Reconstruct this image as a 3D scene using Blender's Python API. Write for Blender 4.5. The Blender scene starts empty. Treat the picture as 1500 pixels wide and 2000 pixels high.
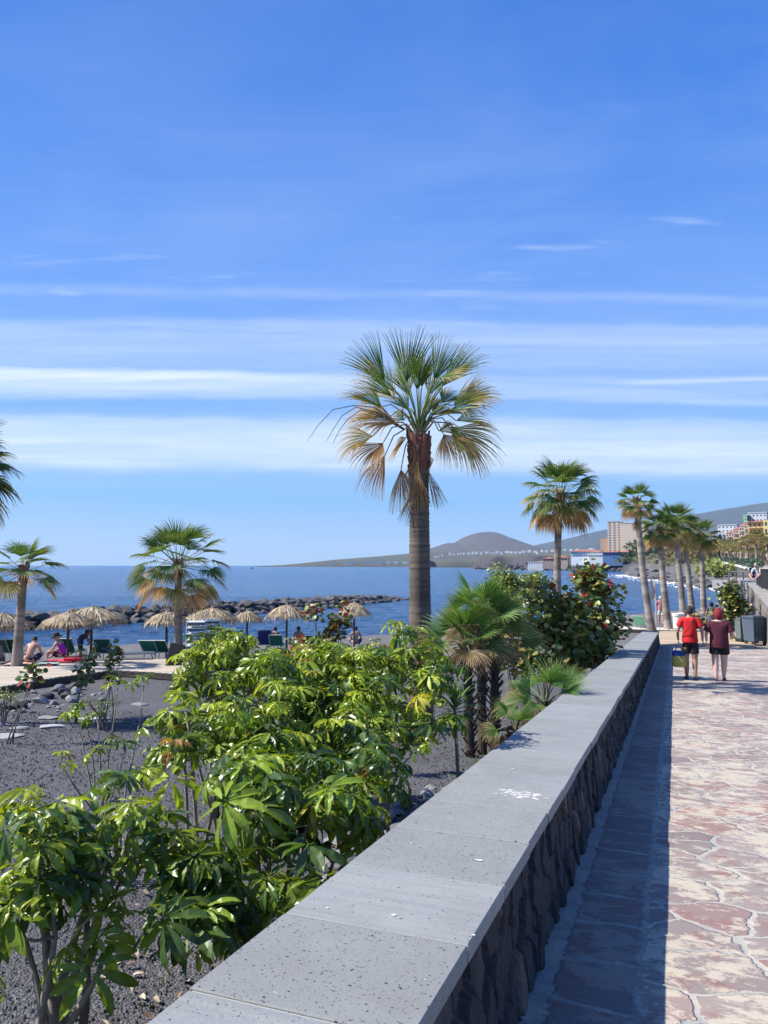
import bpy, math, random
import numpy as np
from mathutils import Vector, Matrix, noise, Quaternion
R = math.radians
scene = bpy.context.scene
COL = scene.collection
# ------------------------------------------------------------------ camera, sky, sun, exposure
CAMZ = 1.70
PITCH = math.atan(104.0/1500.0)
cam_d = bpy.data.cameras.new('camera'); cam = bpy.data.objects.new('camera', cam_d); COL.objects.link(cam)
cam.location = (0, 0, CAMZ); cam.rotation_euler = (math.pi/2 + PITCH, 0, 0)
cam_d.sensor_fit = 'VERTICAL'; cam_d.sensor_height = 24; cam_d.sensor_width = 18; cam_d.lens = 18.0
cam_d.clip_start = 0.05; cam_d.clip_end = 40000
scene.camera = cam
SUN_EL, SUN_AZ = R(45.5), R(270.5)          # azimuth clockwise from +Y
SUN_STRENGTH, SKY_STRENGTH, EXPOSURE = 5.0, 0.0845, 0.79
sun_d = bpy.data.lights.new('sun', 'SUN'); sun = bpy.data.objects.new('sun', sun_d); COL.objects.link(sun)
sun_d.energy = SUN_STRENGTH; sun_d.angle = R(0.5); sun_d.color = (1.0, 0.955, 0.88)
sdir = Vector((math.sin(SUN_AZ)*math.cos(SUN_EL), math.cos(SUN_AZ)*math.cos(SUN_EL), math.sin(SUN_EL)))
sun.rotation_euler = (-sdir).to_track_quat('-Z', 'Y').to_euler(); sun.location = sdir*50
scene.view_settings.view_transform = 'Standard'; scene.view_settings.look = 'None'
scene.view_settings.exposure = EXPOSURE; scene.view_settings.gamma = 1; scene.view_settings.use_curve_mapping = False
scene.cycles.max_bounces = 6; scene.cycles.volume_bounces = 0; scene.cycles.transmission_bounces = 4
scene.cycles.caustics_reflective = False; scene.cycles.caustics_refractive = False

class NT:
    """tiny node-tree helper"""
    def __init__(s, tree): s.t = tree; s.t.nodes.clear()
    def n(s, kind, **kw):
        nd = s.t.nodes.new(kind)
        for k, v in kw.items():
            if k.startswith('i_'):
                key = k[2:]; key = int(key) if key.isdigit() else key.replace('_', ' ')
                s.put(nd, key, v)
            else: setattr(nd, k, v)
        return nd
    def put(s, nd, key, v):
        if isinstance(v, bpy.types.NodeSocket): s.t.links.new(v, nd.inputs[key])
        else: nd.inputs[key].default_value = v
    def m(s, op, a, b=0.0, c=None, clamp=False):
        nd = s.t.nodes.new('ShaderNodeMath'); nd.operation = op; nd.use_clamp = clamp
        s.put(nd, 0, a); s.put(nd, 1, b)
        if c is not None: s.put(nd, 2, c)
        return nd.outputs[0]
    def mix(s, f, a, b, mode='MIX'):
        nd = s.t.nodes.new('ShaderNodeMix'); nd.data_type = 'RGBA'; nd.blend_type = mode
        s.put(nd, 0, f); s.put(nd, 6, a); s.put(nd, 7, b)
        return nd.outputs[2]
    def ramp(s, f, stops, interp='LINEAR'):
        nd = s.t.nodes.new('ShaderNodeValToRGB'); cr = nd.color_ramp; cr.interpolation = interp
        while len(cr.elements) < len(stops): cr.elements.new(0.5)
        for e, (p, c) in zip(cr.elements, stops):
            e.position = p; e.color = (c, c, c, 1) if isinstance(c, (int, float)) else (*c[:3], 1)
        s.put(nd, 0, f); return nd.outputs[0]
    def noise(s, vec, scale, detail=3, rough=.55, dist=0.0, out=0, dims='3D'):
        nd = s.t.nodes.new('ShaderNodeTexNoise'); nd.noise_dimensions = dims
        s.put(nd, 'Vector', vec); s.put(nd, 'Scale', scale); s.put(nd, 'Detail', detail)
        s.put(nd, 'Roughness', rough); s.put(nd, 'Distortion', dist); return nd.outputs[out]
    def vscale(s, vec, sc):
        nd = s.t.nodes.new('ShaderNodeVectorMath'); nd.operation = 'MULTIPLY'
        s.put(nd, 0, vec); nd.inputs[1].default_value = sc; return nd.outputs[0]
    def vadd(s, a, b):
        nd = s.t.nodes.new('ShaderNodeVectorMath'); nd.operation = 'ADD'; s.put(nd, 0, a); s.put(nd, 1, b); return nd.outputs[0]

world = bpy.data.worlds.new("World"); scene.world = world; world.use_nodes = True
w = NT(world.node_tree)
sky = w.n('ShaderNodeTexSky', sky_type='NISHITA', sun_disc=False, sun_elevation=SUN_EL, sun_rotation=SUN_AZ,
          altitude=0, air_density=1.0, dust_density=0.35, ozone_density=3.2)
tc = w.n('ShaderNodeTexCoord'); G0 = tc.outputs['Generated']
sep = w.n('ShaderNodeSeparateXYZ', i_0=G0); gx, gy, gzz = sep.outputs
yy = w.m('MAXIMUM', w.m('ABSOLUTE', gy), 0.12)
qx = w.m('DIVIDE', gx, yy); qz = w.m('DIVIDE', w.m('MAXIMUM', gzz, 0.0), yy)
Q = w.n('ShaderNodeCombineXYZ', i_0=qx, i_1=w.m('MULTIPLY', gy, .3), i_2=qz).outputs[0]
# long thin cirrus sheets lying in parallel bands over the sea
big = w.noise(w.vscale(Q, (.9, 1, 5.0)), 1.3, 3)
zj = w.m('ADD', qz, w.m('MULTIPLY', w.m('SUBTRACT', big, 0.5), 0.030))
med = w.noise(w.vadd(w.vscale(Q, (3.0, 1, 16.0)), (2, 0, 7)), 1.4, 5, .6, .5)
zj = w.m('ADD', zj, w.m('MULTIPLY', w.m('SUBTRACT', med, 0.5), 0.022))
zj = w.m('ADD', zj, w.m('MULTIPLY', qx, 0.012))
band = w.ramp(zj, [(0, .12), (.03, .30), (.046, .10), (.085, .02), (.100, .14), (.112, .12), (.120, .26), (.134, .95), (.155, .86), (.186, .60),
                   (.196, .18), (.210, .08), (.218, .34), (.243, .44), (.252, .22), (.268, .36), (.300, .42), (.318, .34), (.326, .12), (.348, .10),
                   (.358, .24), (.368, .07), (.45, .05), (.80, .0)])
left = w.ramp(w.m('ADD', qx, .5), [(0, 1.0), (.30, .8), (.50, .15), (1, .1)])
lb = w.m('MULTIPLY', left, w.ramp(w.m('ADD', zj, w.m('MULTIPLY', qx, .03)), [(.205, 0), (.213, .45), (.228, .55), (.234, .9), (.240, .9), (.246, 0)]))
streak = w.noise(w.vadd(w.vscale(Q, (1.2, 1, 22.0)), (0, 0, 3)), 2.0, 6, .6, .9)
fine = w.noise(w.vscale(Q, (4.0, 1, 80.0)), 2.2, 6, .65, .8)
cl = w.m('MULTIPLY', w.m('ADD', band, w.m('MULTIPLY', lb, .8)), w.m('ADD', w.m('MULTIPLY', streak, 1.25), w.m('MULTIPLY', fine, 0.45)))
wis = w.noise(w.vadd(w.vscale(Q, (1.5, 1, 16.0)), (4.0, 1.0, 2.0)), 3.0, 6, .62, .35)
wm = w.ramp(wis, [(.60, 0.0), (.82, .34)])
veil = w.ramp(w.noise(w.vadd(w.vscale(Q, (.9, 1, 3.2)), (1, 3, 5)), 1.6, 6, .6, .6), [(.42, 0.0), (.75, .13)])
cl = w.m('ADD', cl, w.m('MULTIPLY', wm, w.ramp(qz, [(.31, 0.0), (.36, 1.0), (.46, .8), (.52, 0.0)])), clamp=True)
hsv = w.n('ShaderNodeHueSaturation', i_Color=sky.outputs[0]); hsv.inputs['Hue'].default_value = 0.512
hsv.inputs['Saturation'].default_value = 1.15; hsv.inputs['Value'].default_value = 1.0
grad = w.ramp(gzz, [(0, (4.0, 5.5, 6.9)), (.035, (2.7, 4.8, 7.1)), (.08, (1.5, 4.0, 7.3)), (.14, (1.0, 3.15, 7.1)), (.33, (.60, 2.2, 6.7)), (.52, (.16, 1.42, 5.7)), (.75, (.2, 1.1, 4.4)), (1, (.2, .9, 3.6))])
base = w.mix(.88, hsv.outputs[0], grad)
rb = w.m('MULTIPLY', w.ramp(qx, [(.30, 0), (.36, .5), (.55, .7)]), w.ramp(w.m('SUBTRACT', qz, w.m('MULTIPLY', qx, .03)), [(.226, 0), (.2295, .55), (.2325, .8), (.235, 0)]))
cl = w.m('ADD', cl, rb, clamp=True)
cl = w.m('ADD', cl, w.m('MULTIPLY', veil, w.ramp(qz, [(.1, 0), (.3, 1), (.62, .8), (.85, .25)])), clamp=True)
skycol = w.mix(cl, base, (6.3, 7.1, 7.8, 1))
bg = w.n('ShaderNodeBackground', i_Color=skycol, i_Strength=SKY_STRENGTH)
w.t.links.new(bg.outputs[0], w.n('ShaderNodeOutputWorld').inputs[0])

# ------------------------------------------------------------------ geometry helpers
F_, CT, ST = 1500.0, math.cos(PITCH), math.sin(PITCH)
def P(px, py, D):                       # the point seen at (px, py) of the 1500x2000 photograph, D metres in front
    u, v = px-750.0, py-1000.0
    k = D/(F_*CT + v*ST)
    return Vector((u*k, D, CAMZ + (F_*ST - v*CT)*k))
def G(px, py, z):                       # ... lying on the level z
    u, v = px-750.0, py-1000.0
    k = (z-CAMZ)/(F_*ST - v*CT)
    return Vector((u*k, (F_*CT+v*ST)*k, z))
AZ = R(20.6)
WD = Vector((math.sin(AZ), math.cos(AZ), 0)); WL = Vector((math.cos(AZ), -math.sin(AZ), 0))
SLOPE = -0.0495
def W(s, X, h=0.0):                     # s metres along the wall, X across it, h above the sloping promenade
    p = WD*s + WL*X; p.z = (SLOPE*s if s < 36 else SLOPE*36) + h; return p
ZSEA, ZB = -2.70, -1.95
def base_z(y):
    return -0.6 + (ZB+0.6)*min(max((y-2)/17.0, 0), 1)

def hsh(*a): return random.Random(hash(a))
def link(o, parent=None):
    COL.objects.link(o)
    if parent is not None: o.parent = parent
    return o
def tag(o, label=None, cat=None, group=None, kind=None):
    if label: o['label'] = label
    if cat: o['category'] = cat
    if group: o['group'] = group
    if kind: o['kind'] = kind
    return o
def empty(name, loc, rz=0.0, label=None, cat=None, group=None):
    o = bpy.data.objects.new(name, None); o.empty_display_size = .2; link(o); o.location = loc; o.rotation_euler.z = rz
    return tag(o, label, cat, group)
def copy_tree(o, parent=None):
    c = o.copy(); COL.objects.link(c)
    if parent is not None: c.parent = parent
    for ch in [k for k in COL.objects if k.parent == o]: copy_tree(ch, c)
    return c

class MB:
    """collects polygons (lists) and quad arrays (numpy) and links them as one mesh object"""
    def __init__(s): s.v = []; s.f = []; s.c = []; s.m = []; s.col = (1, 1, 1); s.mi = 0; s.arr = []
    def add(s, verts, faces, col=None, mi=None):
        b = len(s.v); s.v += [tuple(p) for p in verts]
        c = col if col is not None else s.col
        if len(c) == len(verts) and not isinstance(c[0], (int, float)): s.c += [tuple(k) for k in c]
        else: s.c += [tuple(c)]*len(verts)
        s.f += [tuple(i+b for i in f) for f in faces]; s.m += [s.mi if mi is None else mi]*len(faces)
    def box(s, c, d, rz=0.0, col=None, mi=None, taper=1.0, shear=(0, 0)):
        cx, cy, cz = c; dx, dy, dz = d[0]/2, d[1]/2, d[2]/2; ca, sa = math.cos(rz), math.sin(rz); vs = []
        for z, t in ((-dz, 1.0), (dz, taper)):
            for x, y in ((-dx, -dy), (dx, -dy), (dx, dy), (-dx, dy)):
                x, y = x*t, y*t
                if z > 0: x += shear[0]; y += shear[1]
                vs.append((cx+x*ca-y*sa, cy+x*sa+y*ca, cz+z))
        s.add(vs, [(0, 3, 2, 1), (4, 5, 6, 7), (0, 1, 5, 4), (1, 2, 6, 5), (2, 3, 7, 6), (3, 0, 4, 7)], col, mi)
    def bar(s, a, b, wd, th, up=(0, 0, 1), col=None, mi=None):
        a, b = Vector(a), Vector(b); d = (b-a).normalized(); sx = d.cross(Vector(up))
        sx = sx.normalized() if sx.length > 1e-4 else Vector((1, 0, 0)); u = sx.cross(d)
        vs = [p + sx*i*wd/2 + u*j*th/2 for p in (a, b) for i, j in ((-1, -1), (1, -1), (1, 1), (-1, 1))]
        s.add(vs, [(0, 3, 2, 1), (4, 5, 6, 7), (0, 1, 5, 4), (1, 2, 6, 5), (2, 3, 7, 6), (3, 0, 4, 7)], col, mi)
    def tube(s, pts, rad, n=6, col=None, mi=None, caps=True):
        pts = [Vector(p) for p in pts]; k = len(pts)
        if isinstance(rad, (int, float)): rad = [rad]*k
        vs = []; ref = Vector((0.31, 0.9, 0.2)); cols = []
        for i, p in enumerate(pts):
            d = (pts[min(i+1, k-1)]-pts[max(i-1, 0)])
            d = d.normalized() if d.length > 1e-6 else Vector((0, 0, 1))
            a = d.cross(ref)
            if a.length < .05: a = d.cross(Vector((1, 0, 0)))
            a.normalize(); b = d.cross(a)
            for j in range(n):
                t = 2*math.pi*j/n; vs.append(p + (a*math.cos(t)+b*math.sin(t))*rad[i])
                if col is not None and not isinstance(col[0], (int, float)): cols.append(col[i])
        fs = [(i*n+j, i*n+(j+1) % n, (i+1)*n+(j+1) % n, (i+1)*n+j) for i in range(k-1) for j in range(n)]
        if caps: fs += [tuple(range(n-1, -1, -1)), tuple(range((k-1)*n, k*n))]
        s.add(vs, fs, cols if cols else col, mi)
    def lathe(s, prof, c=(0, 0, 0), n=20, col=None, mi=None, caps=True):
        s.tube_z([(c[0], c[1], c[2]+z) for r, z in prof], [r for r, z in prof], n, col, mi, caps)
    def tube_z(s, pts, rad, n, col=None, mi=None, caps=True):
        vs = [(p[0]+r*math.cos(2*math.pi*j/n), p[1]+r*math.sin(2*math.pi*j/n), p[2]) for p, r in zip(pts, rad) for j in range(n)]
        k = len(pts); fs = [(i*n+j, i*n+(j+1) % n, (i+1)*n+(j+1) % n, (i+1)*n+j) for i in range(k-1) for j in range(n)]
        if caps: fs += [tuple(range(n-1, -1, -1)), tuple(range((k-1)*n, k*n))]
        s.add(vs, fs, col, mi)
    def quads(s, V, Fq, C, mi=0):       # V (n,3), Fq (m,4), C (n,3)
        s.arr.append((np.asarray(V, float), np.asarray(Fq, int), np.asarray(C, float), mi))
    def mesh(s, name, mats=()):
        me = bpy.data.meshes.new(name)
        nv = len(s.v); V = [np.array(s.v, float).reshape(-1, 3)]; C = [np.array(s.c, float).reshape(-1, 3)]
        li = []; ls = []; mi = list(s.m); tot = 0
        for f in s.f: ls.append(tot); li += f; tot += len(f)
        LI = [np.array(li, np.int64)]; LS = [np.array(ls, np.int64)]; MI = [np.array(mi, np.int64)]; off = nv
        for (v, f, c, m) in s.arr:
            V.append(v); C.append(c); LI.append((f+off).ravel()); LS.append(tot + 4*np.arange(len(f))); tot += 4*len(f)
            MI.append(np.full(len(f), m)); off += len(v)
        V = np.concatenate(V); C = np.concatenate(C); LI = np.concatenate(LI); LS = np.concatenate(LS); MI = np.concatenate(MI)
        me.vertices.add(len(V)); me.vertices.foreach_set('co', V.astype(np.float32).ravel())
        me.loops.add(len(LI)); me.loops.foreach_set('vertex_index', LI.astype(np.int32))
        me.polygons.add(len(LS)); me.polygons.foreach_set('loop_start', LS.astype(np.int32))
        me.polygons.foreach_set('material_index', MI.astype(np.int32))
        me.update(calc_edges=True)
        at = me.color_attributes.new('col', 'FLOAT_COLOR', 'POINT')
        at.data.foreach_set('color', np.concatenate([C, np.ones((len(C), 1))], 1).astype(np.float32).ravel())
        for m in (mats if isinstance(mats, (list, tuple)) else [mats]): me.materials.append(m)
        me.polygons.foreach_set('use_smooth', [False]*len(me.polygons)); me.validate(); return me
    def build(s, name, mats, parent=None, smooth=False, loc=None):
        me = s.mesh(name, mats)
        if smooth: me.polygons.foreach_set('use_smooth', [True]*len(me.polygons))
        o = bpy.data.objects.new(name, me); link(o, parent)
        if loc is not None: o.location = loc
        return o

def grid_faces(nu, nv):                  # (nv rows) x (nu cols) vertices
    i, j = np.meshgrid(np.arange(nu-1), np.arange(nv-1)); a = (j*nu+i).ravel()
    return np.stack([a, a+1, a+nu+1, a+nu], 1)
_perm = np.random.RandomState(5).rand(257, 257)
def vnoise(x, y):                        # cheap numpy value noise, 0..1
    xi = np.floor(x).astype(int); yi = np.floor(y).astype(int); fx = x-xi; fy = y-yi
    fx = fx*fx*(3-2*fx); fy = fy*fy*(3-2*fy); g = lambda a, b: _perm[a % 257, b % 257]
    return (g(xi, yi)*(1-fx)+g(xi+1, yi)*fx)*(1-fy)+(g(xi, yi+1)*(1-fx)+g(xi+1, yi+1)*fx)*fy
def fbm(x, y, o=4):
    t = 0; a = .5
    for k in range(o): t = t + a*vnoise(x*2**k+17*k, y*2**k-9*k); a *= .5
    return t/(1-.5**o)

# ------------------------------------------------------------------ materials
def base_mat(name):
    m = bpy.data.materials.new(name); m.use_nodes = True; t = NT(m.node_tree)
    out = t.n('ShaderNodeOutputMaterial'); b = t.n('ShaderNodeBsdfPrincipled'); t.t.links.new(b.outputs[0], out.inputs[0])
    return m, t, b, out
def bump(t, b, h, dist=.01, strength=1.0):
    bp = t.n('ShaderNodeBump', i_Height=h, i_Distance=dist, i_Strength=strength); t.put(b, 'Normal', bp.outputs[0])
def simple(name, col, rough=.7, var=.25, scale=6.0, bmp=0.0, metal=0.0, attr=False, bscale=None, spec=.5):
    m, t, b, out = base_mat(name); co = t.n('ShaderNodeTexCoord').outputs['Object']
    nz = t.noise(co, scale, 5, .6)
    c = t.n('ShaderNodeVertexColor', layer_name='col').outputs[0] if attr else (*col, 1)
    f = t.m('ADD', t.m('MULTIPLY', nz, 2*var), 1-var)
    cc = t.n('ShaderNodeVectorMath', operation='SCALE'); t.put(cc, 0, c if attr else col); t.put(cc, 'Scale', f)
    t.put(b, 'Base Color', cc.outputs[0]); b.inputs['Roughness'].default_value = rough; b.inputs['Metallic'].default_value = metal
    b.inputs['Specular IOR Level'].default_value = spec
    if bmp: bump(t, b, t.noise(co, bscale or scale*6, 4, .6), bmp)
    return m
def leaf_mat(name, rough=.38, trans=.3, under=(1.25, 1.2, 1.1), scale=30, tint=(1.5, 1.45, .5), spec=.5):
    m, t, b, out = base_mat(name); c = t.n('ShaderNodeVertexColor', layer_name='col').outputs[0]
    co = t.n('ShaderNodeTexCoord').outputs['Object']; nz = t.noise(co, scale, 3)
    f = t.m('ADD', t.m('MULTIPLY', nz, .5), .75)
    cc = t.n('ShaderNodeVectorMath', operation='SCALE'); t.put(cc, 0, c); t.put(cc, 'Scale', f)
    bk = t.n('ShaderNodeNewGeometry').outputs['Backfacing']
    un = t.mix(1.0, cc.outputs[0], (*under, 1), 'MULTIPLY')
    base = t.mix(bk, cc.outputs[0], un)
    t.put(b, 'Base Color', base); b.inputs['Roughness'].default_value = rough; b.inputs['Specular IOR Level'].default_value = spec
    tr = t.n('ShaderNodeBsdfTranslucent', i_Color=t.mix(1.0, cc.outputs[0], (*tint, 1), 'MULTIPLY'))
    ms = t.n('ShaderNodeMixShader', i_0=trans); t.t.links.new(b.outputs[0], ms.inputs[1]); t.t.links.new(tr.outputs[0], ms.inputs[2])
    t.t.links.new(ms.outputs[0], out.inputs[0]); return m
M = {}
M['leaf'] = leaf_mat('glossy_leaf', .33, .36, tint=(1.7, 1.6, .4))
M['grape'] = leaf_mat('leathery_leaf', .36, .18, under=(1.5, 1.3, 1.25), scale=14)
M['fan'] = leaf_mat('fan_leaf', .5, .34, under=(1.1, 1.1, 1.0), scale=8, tint=(1.6, 1.45, .7), spec=.3)
M['far_leaf'] = leaf_mat('distant_leaf', .6, .2, scale=1.5)
M['bark'] = simple('grey_bark', (.20, .16, .12), .85, .35, 25, .006, attr=True)
M['thatch'] = simple('dry_thatch', (.5, .4, .25), .75, .35, 14, attr=True)
M['attr'] = simple('painted', (1, 1, 1), .6, .10, 3, attr=True)
M['cloth'] = simple('cloth', (1, 1, 1), .85, .18, 14, .004, attr=True)
M['skin'] = simple('skin', (1, 1, 1), .5, .10, 9, attr=True)
M['plastic'] = simple('plastic', (1, 1, 1), .42, .08, 5, attr=True)
M['rock'] = simple('grey_rock', (1, 1, 1), .85, .35, 5, .02, attr=True)
M['bigrock'] = simple('dark_basalt', (1, 1, 1), .85, .45, 1.6, .06, attr=True)
M['plaster'] = simple('plaster', (1, 1, 1), .85, .12, .3, attr=True)
M['glass'] = simple('window_glass', (.03, .04, .05), .15, .3, .2)
M['metal'] = simple('grey_metal', (.35, .37, .39), .45, .12, 8)
# ------------------------------------------------------------------ sea
def sea():
    ys = np.concatenate([np.linspace(15, 110, 330), np.geomspace(110.5, 12000, 170)])
    a = np.linspace(-1.05, 1.05, 330)
    Y, A = np.meshgrid(ys, a, indexing='ij'); X = A*(Y+6)
    Z = ZSEA + (fbm(X*.7+Y*.15, Y*1.3, 4)-.5)*.30*np.clip(1-(Y-60)/90, 0, 1)
    mb = MB(); mb.quads(np.stack([X.ravel(), Y.ravel(), Z.ravel()], 1), grid_faces(len(a), len(ys)), np.ones((X.size, 3)))
    m, t, b, out = base_mat('sea_water'); g = t.n('ShaderNodeNewGeometry').outputs['Position']
    big = t.noise(t.vscale(g, (.02, .05, 1)), 1.0, 4, .6)
    patch = t.noise(t.vscale(g, (.006, .03, 1)), 1.0, 3, .6)
    c = t.mix(big, (.010, .075, .215, 1), (.025, .16, .37, 1)); c = t.mix(t.m('MULTIPLY', patch, .5), c, (.008, .06, .20, 1))
    t.put(b, 'Base Color', c); b.inputs['Roughness'].default_value = .16; b.inputs['IOR'].default_value = 1.33
    b.inputs['Specular IOR Level'].default_value = .42
    h = t.m('ADD', t.noise(t.vscale(g, (.7, 1.9, 1)), 1.3, 5, .66, .5), t.m('MULTIPLY', t.noise(t.vscale(g, (.12, .34, 1)), 1.0, 4, .65, .6), 3.0))
    bump(t, b, h, 1.0, 1.0)
    o = mb.build('sea', m, smooth=True); tag(o, kind='structure')
sea()

# ------------------------------------------------------------------ land
SHORE = [(-900, 1300), (-300, 1280), (0, 1272), (200, 1266), (400, 1258), (560, 1251), (700, 1247), (850, 1240), (1000, 1228), (1130, 1216), (1240, 1206),
         (1300, 1201), (1350, 1194), (1395, 1188), (1425, 1178), (1452, 1166), (1449, 1159), (1420, 1156), (1395, 1152), (1365, 1148),
         (1335, 1143), (1300, 1136), (1262, 1131), (1240, 1127), (1215, 1123.5), (1222, 1119), (1204, 1114.6), (1170, 1114.2), (1120, 1113.3),
         (1080, 1112.2), (1030, 1112.4), (990, 1111.2), (950, 1111.4), (915, 1110.3)]
poly = [G(a, b, ZSEA).xy for a, b in SHORE]
POLY = np.array([tuple(p) for p in poly] + [(150, 1080), (260, 1350), (2600, 1500), (2600, -60), (-200, -60), (-200, 10)])
def signed_dist(x, y):
    n = len(POLY); d = np.full(x.shape, 1e9); inside = np.zeros(x.shape, bool)
    for i in range(n):
        ax, ay = POLY[i]; bx, by = POLY[(i+1) % n]; ex, ey = bx-ax, by-ay
        t = np.clip(((x-ax)*ex+(y-ay)*ey)/(ex*ex+ey*ey+1e-12), 0, 1)
        d = np.minimum(d, np.hypot(x-ax-t*ex, y-ay-t*ey))
        if ay != by:
            c = ((ay > y) != (by > y)) & (x < (bx-ax)*(y-ay)/(by-ay)+ax); inside ^= c
    return np.where(inside, d, -d)
def land_h(x, y):
    x = np.asarray(x, float); y = np.asarray(y, float)
    d = signed_dist(x, y) + (fbm(x*.06, y*.06, 4)-.5)*np.clip((y-60)/60, 0, 1)*6
    b = -0.6+(ZB+0.6)*np.clip((y-2)/17.0, 0, 1)
    b = b-.42*np.clip((y-28.5)/6.5, 0, 1)*np.clip((7-x)/6, 0, 1)*np.clip((70-y)/10, 0, 1)
    far = np.clip((y-75), 0, None); rise = np.interp(far, [0, 60, 150, 300, 700, 1400], [0, 1.6, 4.2, 6.0, 13.0, 24.0])
    top = b + rise + (fbm(x*.02, y*.02, 4)-.5)*np.clip(far/60, 0, 2.5)
    sl = np.interp(y, [0, 60, 90, 200, 420, 600], [.2, .2, .16, .12, .3, 1.1])
    h = np.minimum(ZSEA + d*sl, top)
    rk = np.clip((y-80)/80, 0, 1)*np.clip(1-np.abs(d-8)/22, 0, 1)
    h = h + (fbm(x*.35, y*.35, 4)-.5)*rk*2.2 + (fbm(x*.08, y*.08, 5)-.5)*rk*np.clip((y-300)/200, 0, 1)*7
    return np.where(d < 0, np.maximum(ZSEA+d*.3, ZSEA-3), h), d
def gz(x, y):
    h, d = land_h(np.array([x]), np.array([y])); return float(h[0])
def terrain():
    yl = np.concatenate([np.linspace(-4, 30, 190), np.geomspace(30.2, 1500, 270)])
    a = np.linspace(-1.15, 1.15, 340)
    Y, A = np.meshgrid(yl, a, indexing='ij'); X = A*(Y+7)
    H, D = land_h(X, Y)
    near = np.clip(1-(Y-20)/20, 0, 1)
    H = H + (fbm(X*1.1, Y*1.1, 4)-.5)*.10*near*(D > 3)
    # keep the soil well below the sloping promenade
    s = X*WD.x+Y*WD.y; XX = X*WL.x+Y*WL.y
    H = np.where((XX > -.9) & (s < 36.5), np.minimum(H, SLOPE*s-.35), H)
    n1 = fbm(X*.09+3, Y*.09, 4); n2 = fbm(X*.5, Y*.5, 3)
    gravel = np.array([.088, .086, .092]); sand = np.array([.155, .145, .14]); scrub = np.array([.085, .088, .045]); stone = np.array([.12, .112, .108]); wet = np.array([.035, .035, .04])
    C = gravel*(0.85+.4*n2[..., None])
    k = np.clip((Y-25)/3, 0, 1)[..., None]; C = C*(1-k)+sand*(.85+.3*n2[..., None])*k
    # far shore: stones along the water, scrub above
    k = np.clip((Y-70)/20, 0, 1)[..., None]
    far = stone*(.6+.8*n2[..., None])
    ks = (np.clip((D-6-n1*16)/5, 0, 1)*.95)[..., None]; far = far*(1-ks)+(scrub*(.7+.7*n1[..., None])+np.array([.05, .035, .02])*n2[..., None])*ks
    kc = (np.clip((Y-420)/80, 0, 1)*np.clip(1-(D-12)/20, 0, 1))[..., None]; far = far*(1-kc)+np.array([.05, .043, .045])*kc
    C = C*(1-k)+far*k
    kw = np.clip(1-(H-ZSEA)/.22, 0, 1)[..., None]; C = C*(1-kw)+wet*kw
    mb = MB(); mb.quads(np.stack([X.ravel(), Y.ravel(), H.ravel()], 1), grid_faces(len(a), len(yl)), C.reshape(-1, 3))
    m, t, b, out = base_mat('volcanic_ground'); g = t.n('ShaderNodeNewGeometry').outputs['Position']
    c = t.n('ShaderNodeVertexColor', layer_name='col').outputs[0]
    v = t.n('ShaderNodeTexVoronoi', i_Vector=g, i_Scale=62.0); vf = t.n('ShaderNodeTexVoronoi', i_Vector=g, i_Scale=1.1)
    f = t.m('ADD', t.m('MULTIPLY', t.ramp(v.outputs['Color'], [(0, 0.0), (.55, .35), (1, 1.0)]), 1.5), .42)
    f = t.m('MULTIPLY', f, t.m('ADD', t.m('MULTIPLY', t.noise(g, 1.3, 6, .7), .9), .55))
    sc = t.n('ShaderNodeVectorMath', operation='SCALE'); t.put(sc, 0, c); t.put(sc, 'Scale', f)
    brown = t.ramp(t.noise(t.vadd(g, (3, 7, 1)), .8, 5, .65), [(.52, 0.0), (.68, .7)])
    ys = t.n('ShaderNodeSeparateXYZ', i_0=g).outputs[1]; nearm = t.ramp(t.m('MULTIPLY', ys, .1), [(.35, 1.0), (.9, 0.0)])
    cc = t.mix(t.m('MULTIPLY', brown, nearm), sc.outputs[0], (.10, .068, .05, 1)); t.put(b, 'Base Color', cc)
    b.inputs['Roughness'].default_value = .9
    bump(t, b, t.m('SUBTRACT', t.m('MULTIPLY', t.noise(g, 14, 4, .7), 1.0), v.outputs['Distance']), .018)
    o = mb.build('ground', m, smooth=True); tag(o, kind='structure')
terrain()

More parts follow.
